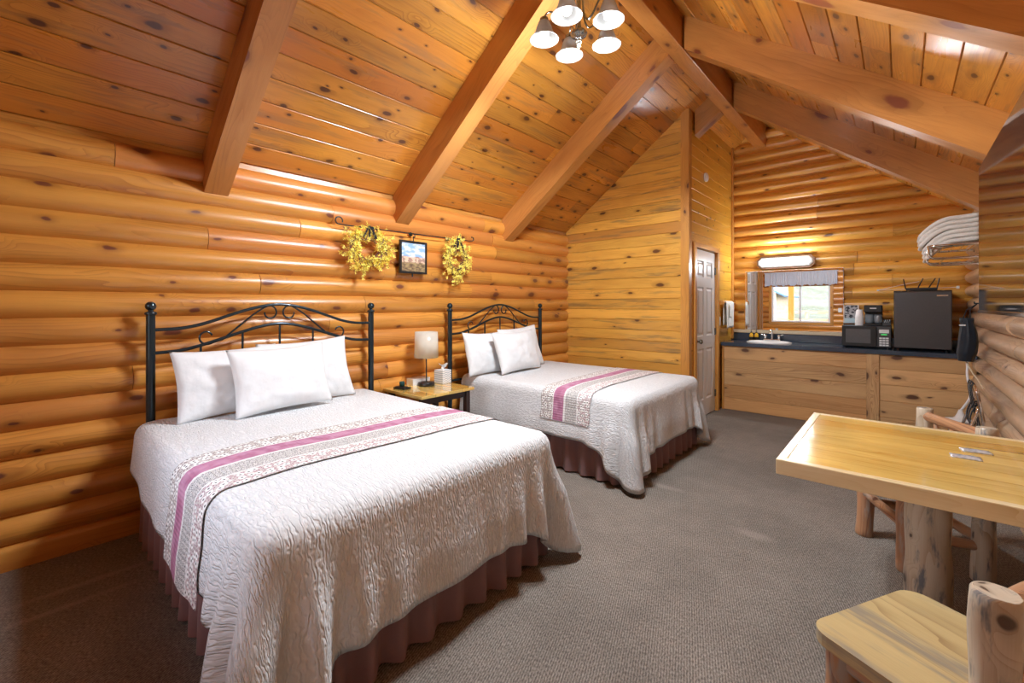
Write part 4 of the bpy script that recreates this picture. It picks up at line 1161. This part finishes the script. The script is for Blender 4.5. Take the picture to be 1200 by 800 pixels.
m = MB(); m.box((0, 0, 0.012), (0.165, 0.17, 0.024)); obj('base', m, BLACK, cm, bevel=0.006)
m = MB(); m.box((0, 0.055, 0.12), (0.16, 0.06, 0.20)); obj('water_tank', m, DARKG, cm, bevel=0.006)
m = MB(); m.box((0, 0, 0.195), (0.165, 0.165, 0.085)); obj('brew_head', m, BLACK, cm, bevel=0.010)
m = MB(); m.box((0, -.0835, 0.20), (0.06, 0.002, 0.012)); obj('badge', m, WHITEPL, cm.children[-1])
m = MB(); m.lathe([(0, .026), (0.034, .026), (0.040, .05), (0.040, .11), (0.034, .13), (0.031, .128), (.036, .11), (.036, .05), (0.03, .03), (0, .03)], 24, (-0.035, -.035, 0)); obj('mug', m, flat('smoked_glass', (0.20, 0.24, 0.27), 0.1, coat=0.5), cm)
m = MB(); m.lathe([(0, .026), (0.034, .026), (0.040, .05), (0.040, .11), (0.034, .13), (0.031, .128), (.036, .11), (.036, .05), (0.03, .03), (0, .03)], 24, (0.042, -.035, 0)); obj('mug', m, flat('pale_steel', (0.35, 0.40, 0.44), 0.2, 0.6), cm)
cd = thing('condiment_box', 'small black box of white sachets on the microwave beside the fridge', 'box', (3.345, 6.53, TOPM))
m = MB(); 
for (c_, s_) in (((0, 0, .003), (.07, .10, .006)), ((-.033, 0, .022), (.004, .10, .044)), ((.033, 0, .038), (.004, .10, .076)), ((0, -.048, .020), (.062, .004, .04)), ((0, .048, .036), (.062, .004, .07))): m.box(c_, s_)
obj('tray', m, DARKG, cd)
for k in range(3):
    m = MB(); m.box((-.018 + k * .018, 0.01, 0.045), (0.004, 0.06, 0.06), Matrix.Rotation(0.25, 3, 'Y')); obj('sachet', m, PAPER, cd)

fr = thing('mini_fridge', 'black compact refrigerator on the right end of the counter', 'refrigerator', (3.405, 6.34, CZ))
FW, FH, FD = 0.455, 0.64, 0.44
m = MB(); m.box((FW/2, FD/2 + .05, FH/2 + .012), (FW, FD - .02, FH - .02)); obj('body', m, BLACK, fr, bevel=0.006)
m = MB(); m.box((FW/2, 0.022, FH/2 + .006), (FW - .006, 0.045, FH - .034)); obj('door', m, STEEL, fr, bevel=0.010)
m = MB(); m.box((FW - .075, -.0015, FH - .055), (0.085, 0.003, 0.016)); obj('badge', m, CHROME, fr.children[-1])
for x in (0.075, 0.12, FW - .07):
    m = MB(); m.lathe([(0, 0), (0.012, 0), (0.012, 0.006), (0, 0.008)], 12, (x, 0.03, FH - .005)); obj('screw_cap', m, CHROME, fr)
for x in (.04, FW - .04):
    for y in (.08, FD - .03):
        m = MB(); m.tube([(x, y, 0), (x, y, 0.02)], 0.016, 10); obj('foot', m, BLACK, fr)
rt = thing('router', 'black wifi router with four antennas on top of the fridge', 'router', (3.63, 6.52, CZ + FH + .003))
m = MB(); m.box((0, 0, 0.016), (0.25, 0.16, 0.03)); obj('body', m, BLACK, rt, bevel=0.006)
for x, l in ((-.125, (-.02, -.02)), (-.03, (.045, -.03)), (.055, (.06, .03)), (.125, (.02, .0))):
    m = MB(); m.tube([(x, 0.07, 0.02), (x + l[0], 0.07 + l[1], 0.135)], [0.0065, 0.005], 8); obj('antenna', m, BLACK, rt)
m = MB(); m.box((0, 0, 0.02), (0.055, 0.075, 0.04)); m.tube([(0.0, .03, .02), (0.04, .10, .01), (0.06, .2, .01)], 0.003, 6)
tag(obj('power_adapter', m, BLACK, loc=(3.915, 6.36, CZ), bevel=0.003), 'small black power adapter on the counter between fridge and log wall', 'adapter')

# thin cable along the logs above the fridge
m = MB(); m.tube([(3.26, 6.815, 1.548), (3.45, 6.81, 1.60), (3.62, 6.81, 1.64)], 0.0025, 6); m.tube([(3.26, 6.815, 1.548), (3.6, 6.812, 1.560), (3.93, 6.81, 1.566)], 0.0025, 6)
m.box((3.26, 6.815, 1.548), (0.02, 0.014, 0.016)); m.box((3.93, 6.81, 1.566), (0.024, 0.014, 0.03))
tag(obj('wall_cable', m, WHITEPL), 'thin pale cable pinned along the log wall above the fridge', 'cable')

# wall things on the partition: towel bar, towel, outlet, vent
br = thing('towel_bar', 'short wooden towel bar on the yellow board wall over the counter end', 'towel bar', (PX + .004, 6.16, 1.405))
for y in (0.0, 0.56):
    m = MB(); m.box((0.03, y, 0), (0.06, 0.03, 0.05)); obj('bracket', m, W_TRIM, br, bevel=0.004)
m = MB(); m.tube([(0.045, 0.0, 0), (0.045, 0.56, 0)], 0.010, 12); obj('rail', m, W_TRIM, br)
P = []
for i in range(21):
    y = 6.26 + 0.33 * i / 20; row = []
    for k in range(21):
        t_ = k / 20
        w = 0.006 * math.sin(i * .8 + t_ * 1.5) * (abs(t_ - .5) * 2)
        if t_ < 0.45: p = (PX + .035 + w * .5, y, 1.405 - .30 * (0.45 - t_) / 0.45)
        elif t_ > 0.55: p = (PX + .065 + w + .012 * (t_ - .55), y, 1.405 - .34 * (t_ - .55) / 0.45)
        else:
            a = PI * (t_ - .45) / .1; p = (PX + .05 - .015 * math.cos(a), y, 1.405 + .014 * math.sin(a))
        row.append(p)
    P.append(row)
m = MB(); m.grid(P); o = tag(obj('hand_towel', m, TOWELW, fixn=False), 'white hand towel folded over the wooden bar beside the mirror', 'towel'); solid(o, 0.008)
m = MB()
P = [[(PX + .086 + .003 * math.sin(i), 6.345 + .05 * i / 6 + .16 * 0, 1.40 - .17 * j / 6 - .01 * abs(i - 3)) for j in range(7)] for i in range(7)]
m.grid(P); o = tag(obj('washcloth', m, TOWELW, fixn=False), 'small white washcloth folded over the front of the hand towel', 'cloth'); solid(o, 0.006)
m = MB(); m.box((0, 0, 0), (0.006, 0.075, 0.118)); m.box((.004, 0, .025), (.004, .035, .032)); m.box((.004, 0, -.025), (.004, .035, .032))
tag(obj('wall_outlet', m, WHITEPL, loc=(PX + .004, 6.19, 1.16)), 'white outlet plate on the board wall between door and mirror', 'outlet')
m = MB(); m.lathe([(0, 0), (0.055, 0), (0.055, 0.018), (0.045, 0.028), (0.02, 0.034), (0, 0.034)], 28, (0, 0, 0), Matrix.Rotation(PI/2, 3, 'Y'))
tag(obj('smoke_detector', m, WHITEPL, loc=(PX + .003, 5.62, 2.94)), 'round white smoke detector high on the yellow board wall', 'smoke detector')

# ------------------------------------------------------------------ television
tv = thing('television', 'flat black wall-mounted television at the right edge, reflecting the logs', 'television', (3.752, 2.53, 1.69))
TW, TH = 1.245, 0.715
m = MB(); m.box((0.022, 0, 0), (0.036, TW, TH)); obj('body', m, BLACK, tv, bevel=0.004)
m = MB(); m.box((0.0025, 0, 0.004), (0.004, TW - .012, TH - .02)); obj('screen', m, TVG, tv)
m = MB(); m.box((0.001, 0, -TH/2 + .007), (0.006, TW, 0.014)); obj('lower_bezel', m, CHROME, tv, bevel=0.001)
m = MB(); m.box((0.05, 0, 0), (0.02, 0.42, 0.42)); m.box((0.10, 0.08, 0), (0.12, 0.05, 0.06), Matrix.Rotation(.5, 3, 'Z')); m.box((0.16, 0.05, 0), (0.12, 0.05, 0.06), Matrix.Rotation(-.4, 3, 'Z')); m.box((0.222, 0.0, 0), (0.02, 0.22, 0.24)); obj('mount', m, BLACK, tv)

# ------------------------------------------------------------------ towel rack with bath towels
rk = thing('towel_rack', 'chrome hotel towel shelf with two lower bars on the right log wall', 'towel rack', (3.985, 5.45, 0))
def rnd_path(pts, r=0.05, n=6):
    pts = [Vector(p) for p in pts]; out = [pts[0]]
    for i in range(1, len(pts) - 1):
        a, b, c = pts[i-1], pts[i], pts[i+1]
        ra = min(r, (a - b).length * .49, (c - b).length * .49)
        p0 = b + (a - b).normalized() * ra; p1 = b + (c - b).normalized() * ra
        for k in range(n + 1):
            t_ = k / n; out.append(p0.lerp(b, t_).lerp(b.lerp(p1, t_), t_))
    return out + [pts[-1]]
D_, LN = -0.335, 0.62
m = MB(); m.tube(rnd_path([(0, 0, 1.90), (D_, 0, 1.90), (D_, LN, 1.90), (0, LN, 1.90)], .06), 0.011, 12); obj('shelf_rail', m, CHROME, rk)
for k in range(5):
    x = D_ * (k + .6) / 5.2
    m = MB(); m.tube([(x, 0, 1.90), (x, LN, 1.90)], 0.006, 8); obj('shelf_bar', m, CHROME, rk)
for (y, z, dx) in ((0.0, 1.785, 0.0), (0.12, 1.735, -.012)):
    m = MB(); m.tube(rnd_path([(0, y, z), (D_ + .0 + dx, y, z), (D_ + .0 + dx, y, 1.90)], .07), 0.010, 12); obj('side_loop', m, CHROME, rk)
for (y, z) in ((LN, 1.785),):
    m = MB(); m.tube(rnd_path([(0, y, z), (D_, y, z), (D_, y, 1.90)], .07), 0.010, 12); obj('side_loop', m, CHROME, rk)
m = MB(); m.tube([(D_ + .10, 0, 1.785), (D_ + .10, LN, 1.785)], 0.008, 10); obj('hanging_bar', m, CHROME, rk)
for (y, z) in ((0, 1.90), (LN, 1.90), (0, 1.785), (LN, 1.785)):
    m = MB(); m.lathe([(0, 0), (0.024, 0), (0.02, 0.008), (0, 0.01)], 16, (0.006, y, z), Matrix.Rotation(-PI/2, 3, 'Y')); obj('wall_flange', m, CHROME, rk)
ords = ['lowest', 'second from the bottom', 'third from the bottom', 'third from the top', 'second from the top', 'topmost']
for k in range(6):
    m = MB(); th_ = 0.036
    z0 = 1.918 + k * 0.040; xl = 3.635 - 0.004 * k + (0.022 if k < 3 else 0)
    drop = 0.125
    prof = []
    N = 16
    for i in range(N + 1):
        t_ = i / N; x = xl + (3.975 - xl) * t_
        z = z0 + 0.02 * t_ - drop * max(0, 1 - t_ * 1.9) ** 2 
        prof.append((x, z))
    def off(i, d):
        a = prof[max(0, i-1)]; b = prof[min(N, i+1)]; t_ = Vector((b[0]-a[0], b[1]-a[1])).normalized()
        return (prof[i][0] - t_.y * d, prof[i][1] + t_.x * d)
    loop = [off(i, 0) for i in range(N + 1)] + [off(i, th_ * .98) for i in range(N, -1, -1)]
    # rounded folded left end
    e0, e1 = Vector(loop[-1]), Vector(loop[0]); mid = (e0 + e1) / 2; ax = (e0 - e1) / 2; out_ = Vector((-ax.y, ax.x))
    loop += [tuple(mid + ax * math.cos(a) + out_ * math.sin(a)) for a in [math.radians(30 * q) for q in range(1, 6)]]
    P = []; n_ = 12
    cen = Vector((sum(p[0] for p in loop) / len(loop), sum(p[1] for p in loop) / len(loop)))
    for j in range(n_ + 1):
        y = 5.52 + 0.46 * j / n_
        wv = 0.003 * noise.noise(Vector((j * .6, k * 5.0, 0)))
        P.append([(p[0] + wv, y + .006 * math.sin(p[0] * 30 + k), p[1] + wv) for p in loop])
    m.grid(P, None, 0.5, True, cj=True)
    for R_ in (P[0], P[-1]):
        for i in range(N):
            m.face([R_[i], R_[i+1], R_[2*N + 1 - i - 1], R_[2*N + 1 - i]], None, .5, True)
        m.face([R_[0], R_[2*N+1]] + R_[2*N+2:][::1], None, .5, True)
    tag(obj('bath_towel', m, TOWEL, merge=0.0001), 'folded cream bath towel on the chrome rack, %s of its stack' % ords[k], 'towel', 'bath towels on the chrome rack')

# ------------------------------------------------------------------ navy bag, cord and base, luggage racks
bag = thing('hanging_drawstring_bag', 'dark navy drawstring bag hanging on the right log wall above the counter end', 'bag', (3.885, 5.38, 0))
m = MB(); P = []
for j in range(20):
    t_ = j / 19; z = 1.245 - 0.35 * t_
    w = 0.040 + 0.040 * math.sin(min(1, t_ * 1.6) * PI * .5) - 0.022 * max(0, t_ - .8) * 4
    row = []
    for i in range(28):
        a = 2 * PI * i / 28; fo = 1 + 0.10 * math.sin(a * 7 + t_ * 2) * (1 - t_ * .5) + 0.06 * noise.noise(Vector((math.cos(a) * 2, math.sin(a) * 2, t_ * 3)))
        row.append((w * .75 * fo * math.cos(a) + .01 * math.sin(t_ * 4), w * 1.15 * fo * math.sin(a), z))
    P.append(row)
m.grid(P, None, .5, True, cj=True); m.face(P[-1], None, .5, True); m.face(P[0], None, .5, True); obj('pouch', m, NAVY, bag)
m = MB(); m.lathe([(0.040, 1.215), (0.045, 1.24), (0.042, 1.262), (0.034, 1.259), (0.036, 1.24)], 18); obj('gathered_neck', m, NAVY, bag)
m = MB(); m.tube([(-.02, 0, 1.26), (0.0, 0.0, 1.33), (0.06, 0.0, 1.38)], 0.004, 6); m.tube([(.02, 0, 1.26), (0.02, 0.0, 1.33), (0.06, 0.0, 1.38)], 0.004, 6); obj('drawstring', m, STRAP, bag)
m = MB(); m.box((-.03, -.055, 1.20), (0.04, 0.004, 0.010), Matrix.Rotation(.2, 3, 'Z')); obj('cloth_tag', m, PAPER, bag)
m = MB(); m.tube([(0.075, 0, 1.385), (0.045, 0, 1.385), (0.045, 0, 1.40)], 0.006, 8); obj('wall_hook', m, METAL, bag)
m = MB(); m.tube([(-.01, -.03, 0.90), (0.03, -.10, 0.80), (0.05, -.2, 0.76), (.06, -.4, .72)], 0.006, 6); obj('tan_strap', m, TAN, bag)

cr_ = thing('extension_cord', 'white cord hanging from the counter end down to a round white cone-topped base', 'cord', (3.79, 5.98, 0))
m = MB(); m.box((0.115, 0.21, CZ + .013), (0.05, 0.09, 0.024)); obj('plug', m, WHITEPL, cr_, bevel=0.006)
m = MB(); ctl = [Vector(p) for p in ((0.115, 0.18, CZ + .015), (0.135, 0.12, CZ + .012), (0.155, 0.07, CZ - .08), (0.145, 0.04, 0.70), (0.165, 0.0, 0.58), (0.165, -.02, 0.50), (0.14, -.01, 0.44), (0.105, 0.0, 0.37))]
for _ in range(3):
    q = [ctl[0]]
    for i in range(len(ctl) - 1): q += [ctl[i].lerp(ctl[i+1], .25), ctl[i].lerp(ctl[i+1], .75)]
    ctl = q + [ctl[-1]]
m.tube(ctl, 0.010, 10); obj('cord', m, WHITEPL, cr_)
m = MB(); m.lathe([(0, 0), (0.075, 0), (0.09, 0.265), (0.108, 0.268), (0.110, 0.276), (0.106, 0.285), (0.055, 0.292), (0.038, 0.305), (0.022, 0.345), (0.012, 0.375), (0, 0.375)], 36, (0.10, 0, 0)); obj('round_base', m, WHITEG, cr_)

lr = thing('luggage_rack', 'folded chrome luggage rack with black straps standing by the right log wall', 'luggage rack', (3.80, 4.62, 0))
def uframe(top, bot, y0, y1, r=.010):
    q = MB(); q.tube(rnd_path([(bot[0], y0, bot[1]), (top[0], y0, top[1]), (top[0], y1, top[1]), (bot[0], y1, bot[1]), (bot[0] + .001, y0, bot[1])], .05), r, 12)
    obj('tube_frame', q, CHROME, lr)
A_T, A_B, B_T, B_B = (0.055, 0.805), (0.175, 0.012), (0.075, 0.665), (-0.10, 0.012)
uframe(A_T, A_B, -.20, .17); uframe(B_T, B_B, -.165, .20)
for y in (-.11, 0.0, .11):
    q = MB(); P = []
    ctl = [Vector((A_T[0] - .004, 0, A_T[1] + .010)), Vector((A_T[0] - .016, 0, A_T[1] - .02)), Vector((A_T[0] + .0, 0, .66)), Vector((A_T[0] + .03, 0, .52)), Vector((A_T[0] + .02, 0, .47)), Vector((A_T[0] - .02, 0, .50)), Vector((B_T[0] - .045, 0, .58)), Vector((B_T[0] - .014, 0, B_T[1])), Vector((B_T[0], 0, B_T[1] + .013))]
    for _ in range(2):
        w_ = [ctl[0]]
        for i in range(len(ctl) - 1): w_ += [ctl[i].lerp(ctl[i+1], .25), ctl[i].lerp(ctl[i+1], .75)]
        ctl = w_ + [ctl[-1]]
    q.grid([[(p.x, y + s_ * .026, p.z) for s_ in (-1, 1)] for p in ctl]); o = obj('strap', q, STRAP, lr, fixn=False); solid(o, .003)
for y in (-.18, .185):
    q = MB(); q.tube([(0.062, y - .02, .42), (0.062, y + .02, .42)], .009, 10); obj('pivot', q, CHROME, lr)

# ------------------------------------------------------------------ log table and chairs
tbx0, tbx1, tby0, tby1, TZ = 3.092, 3.975, 2.005, 3.02, 0.76
tb = thing('dining_table', 'glossy pine dining table on a thick peeled-log post at the right', 'table', (tbx0, tby0, 0))
TL, TWd = tbx1 - tbx0, tby1 - tby0
m = MB(); nb = 8; rnd = random.Random(21); yy = 0.035
ws = [rnd.uniform(.8, 1.2) for _ in range(nb)]; tot = sum(ws)
for w_ in ws:
    wb = (TWd - 0.07) * w_ / tot
    m.box((TL/2, yy + wb/2, TZ - .018), (TL - .07, wb - (.003 if yy > .15 and yy < .3 else .0012), 0.032), g=0); yy += wb
obj('plank_top', m, W_TABLE, tb)
m = MB()
m.box((TL/2, 0.0175, TZ - .030), (TL, 0.035, 0.060), g=0); m.box((TL/2, TWd - .0175, TZ - .030), (TL, 0.035, 0.060), g=0)
m.box((0.0175, TWd/2, TZ - .030), (0.035, TWd - .07, 0.060), g=1); m.box((TL - .0175, TWd/2, TZ - .030), (0.035, TWd - .07, 0.060), g=1)
obj('edge_rim', m, W_EDGE, tb, bevel=0.004)
def logtube(path, r, n=22, wob=0.12, seg=10):
    mb = MB(); a, b = Vector(path[0]), Vector(path[-1]); N = max(4, int((b - a).length / 0.035))
    r0, r1 = (r if isinstance(r, tuple) else (r, r)); rnd2 = random.random() * 30
    pth = []; rr = []
    for i in range(N + 1):
        t_ = i / N; p = a.lerp(b, t_)
        p = p + Vector((noise.noise(Vector((t_ * 2.2, rnd2, 0))), noise.noise(Vector((t_ * 2.2, rnd2, 5))), 0)) * r0 * .18 * math.sin(PI * t_)
        rr.append((r0 + (r1 - r0) * t_) * (1 + .05 * noise.noise(Vector((t_ * 5, rnd2, 9))))); pth.append(p)
    d = (b - a).normalized()
    pth = [pth[0]] + [pth[0] + d * min(.008, r0 * .15)] + pth[1:-1] + [pth[-1] - d * min(.008, r0 * .15)] + [pth[-1]]
    rr = [rr[0] * .88] + [rr[0]] + rr[1:-1] + [rr[-1]] + [rr[-1] * .88]
    mb.tube(pth, rr, n, wob=wob); return mb
px_, py_ = 3.548 - tbx0, 2.53 - tby0
obj('post', logtube([(px_, py_, 0.0), (px_, py_, TZ - .065)], (0.078, 0.070), 32, wob=.12), W_POLE, tb)
m = MB(); m.box((px_, py_, TZ - .050), (0.5, 0.5, 0.03)); obj('mounting_plate', m, W_EDGE, tb)
obj('brace', logtube([(3.86 - tbx0, 2.72 - tby0, TZ - .07), (3.97 - tbx0, 2.56 - tby0, 0.02)], (.035, .04), 14), W_POLER, tb)
for i, (x, y, rz) in enumerate(((3.70, 2.66, .15), (3.66, 2.53, .05))):
    t_ = MB(); P = []
    for a_ in range(9):
        P.append([(-.045 + .09 * a_ / 8, -.028 + .056 * b_ / 6, .004 + .006 * (1 - abs(a_ / 4 - 1)) * (1 - abs(b_ / 3 - 1)) + .002 * noise.noise(Vector((a_ * .8, b_ * .9, i * 5)))) for b_ in range(7)])
    t_.grid(P); o = tag(obj('sachet', t_, flat('foil_sachet', (0.62, 0.64, 0.68), 0.25, 0.5, nscale=70, namt=.25) if i == 0 else bpy.data.materials['foil_sachet'], loc=(x, y, TZ - .002), rotz=rz, fixn=False),
        ('silvery wrapped sachet lying on the table, the one farther from the near edge', 'silvery wrapped sachet lying on the table, the one closer to the near edge')[i], 'sachet', 'sachets on the table'); solid(o, .004)

def chair(loc, yaw, label, h=0.79):
    t = thing('log_chair', label, 'chair', loc, yaw, 'rustic log chairs at the pine table')
    # seat: rounded-corner planks, local +x is the front
    sx0, sx1, sy = -0.175, 0.225, 0.235
    rnd3 = random.Random(5)
    m = MB()
    def cor(cx, cy, a0, r=.055): return [(cx + r * math.cos(math.radians(a0 + 15 * k)), cy + r * math.sin(math.radians(a0 + 15 * k))) for k in range(7)]
    poly = cor(sx1 - .055, sy - .055, 0) + [(sx0, sy)] + [(sx0, -sy)] + cor(sx1 - .055, -sy + .055, -90)
    # UVs along y: use rotated prism
    M_ = Matrix.Translation((0, 0, 0.415)) 
    m.prism([(p[0], p[1]) for p in poly], 0.035, M_)
    obj('seat', m, W_SEAT, t, bevel=0.008)
    for s in (-1, 1):
        obj('back_post', logtube([(-.150, s * .212, 0.0), (-.165, s * .215, h)], (.044, .039), 24, wob=.2), W_POLE, t)
        obj('leg', logtube([(.165, s * .185, 0.0), (.160, s * .18, 0.413)], (.043, .04), 20), W_POLER, t)
        obj('side_rung', logtube([(-.15, s * .205, 0.17), (.165, s * .185, 0.20)], .024, 14), W_POLER, t)
        obj('side_rail', logtube([(-.15, s * .205, 0.385), (.16, s * .185, 0.385)], .024, 14), W_POLER, t)
    obj('front_rung', logtube([(.165, -.18, 0.26), (.165, .18, 0.23)], .024, 14), W_POLER, t)
    obj('front_rail', logtube([(.165, -.18, 0.385), (.165, .18, 0.385)], .022, 14), W_POLER, t)
    obj('back_rail', logtube([(-.165, -.212, h - .045), (-.165, .212, h - .045)], .027, 16), W_POLER, t)
    obj('back_rail', logtube([(-.16, -.212, 0.56), (-.16, .212, 0.56)], .026, 16), W_POLER, t)
    obj('back_rung', logtube([(-.152, -.212, 0.20), (-.152, .212, 0.20)], .024, 14), W_POLER, t)
    for y in (-.12, 0, .12):
        obj('back_spindle', logtube([(-.16, y, 0.57), (-.165, y, h - .055)], .014, 10), W_POLER, t)
    return t
chair((3.571, 1.62, 0), math.radians(152), 'rustic log chair with a plank seat at the near side of the table', h=0.775)
chair((3.535, 3.285, 0), math.radians(210), 'rustic log chair at the far side of the table, its seat tucked under the top', h=0.765)
SKY = 9.0; EXPO = 0.44
def plight(name, loc, e, r=0.04, col=(1, .97, .93)):
    l = bpy.data.lights.new(name, 'POINT'); l.energy = e; l.shadow_soft_size = r; l.color = col
    o = bpy.data.objects.new(name, l); C.objects.link(o); o.location = loc
for k in range(5):      # each bulb shines out of the open mouth of its bell shade
    a = math.radians(-4 + 72 * k)
    l = bpy.data.lights.new('chandelier_bulb_light', 'SPOT'); l.energy = 48; l.shadow_soft_size = .04; l.color = (.84, .93, 1)
    l.spot_size = math.radians(172); l.spot_blend = 0.25
    o = bpy.data.objects.new('chandelier_bulb_light', l); C.objects.link(o); o.location = (1.976 + .215 * math.cos(a), 2.306 + .215 * math.sin(a), 3.02)
plight('chandelier_fill', (1.976, 2.306, 2.78), 45, .08, (.88, .94, 1))      # added unseen fill lamp below the shades, in place of light through the glass
for k in range(4): plight('vanity_bulb_light', (2.10 + .14 * k, 6.66, 1.945), 5.5, .04, (.88, .94, 1))
plight('lamp_bulb_light', (0.235, 2.475, 0.64 + .395), 3.0, .03, (1, .9, .75))
# ------------------------------------------------------------------ camera
F = 515.0; H = 1.37; CX = 3.466; YAW = math.atan(456 / 515)
cam = bpy.data.cameras.new('camera'); co = bpy.data.objects.new('camera', cam); C.objects.link(co)
cam.sensor_fit = 'HORIZONTAL'; cam.sensor_width = 36; cam.lens = 36 * F / 1200; cam.shift_y = -(400 - 357.5) / 1200
cam.clip_start = 0.02
co.location = (CX, 0, H); co.rotation_euler = (PI/2, 0, YAW)
sc.camera = co
# ------------------------------------------------------------------ light
w = bpy.data.worlds.new('sky'); sc.world = w; w.use_nodes = True
nt = w.node_tree; bg = nt.nodes['Background']
tc = nt.nodes.new('ShaderNodeTexCoord'); sp = nt.nodes.new('ShaderNodeSeparateXYZ'); nt.links.new(tc.outputs['Generated'], sp.inputs[0])
cr = nt.nodes.new('ShaderNodeValToRGB'); nt.links.new(sp.outputs[2], cr.inputs[0])
cr.color_ramp.elements[0].position = 0.0; cr.color_ramp.elements[0].color = (0.95, 0.97, 1.0, 1)
cr.color_ramp.elements[1].position = 0.8; cr.color_ramp.elements[1].color = (0.55, 0.72, 1.0, 1)
nt.links.new(cr.outputs[0], bg.inputs[0]); bg.inputs[1].default_value = SKY
def portal(name, loc, sx, sy):
    l = bpy.data.lights.new(name, 'AREA'); l.shape = 'RECTANGLE'; l.size = sx; l.size_y = sy; l.cycles.is_portal = True
    o = bpy.data.objects.new(name, l); C.objects.link(o); o.location = loc; o.rotation_euler = (PI/2, 0, 0)
portal('window_portal', ((WX0+WX1)/2, Y0 - .16, (WZ0+WZ1)/2), WX1 - WX0, WZ1 - WZ0)
sc.view_settings.view_transform = 'Standard'; sc.view_settings.look = 'None'; sc.view_settings.gamma = 1
sc.view_settings.use_curve_mapping = False; sc.view_settings.exposure = EXPO
try:
    sc.cycles.use_denoising = True; sc.cycles.denoiser = 'OPENIMAGEDENOISE'
    sc.cycles.max_bounces = 10; sc.cycles.diffuse_bounces = 6; sc.cycles.glossy_bounces = 5; sc.cycles.transmission_bounces = 6
    sc.cycles.transparent_max_bounces = 12; sc.cycles.caustics_reflective = False; sc.cycles.caustics_refractive = False
    sc.cycles.sample_clamp_indirect = 6.0; sc.cycles.blur_glossy = 0.5; sc.cycles.use_adaptive_sampling = False
except Exception as e: print(e)
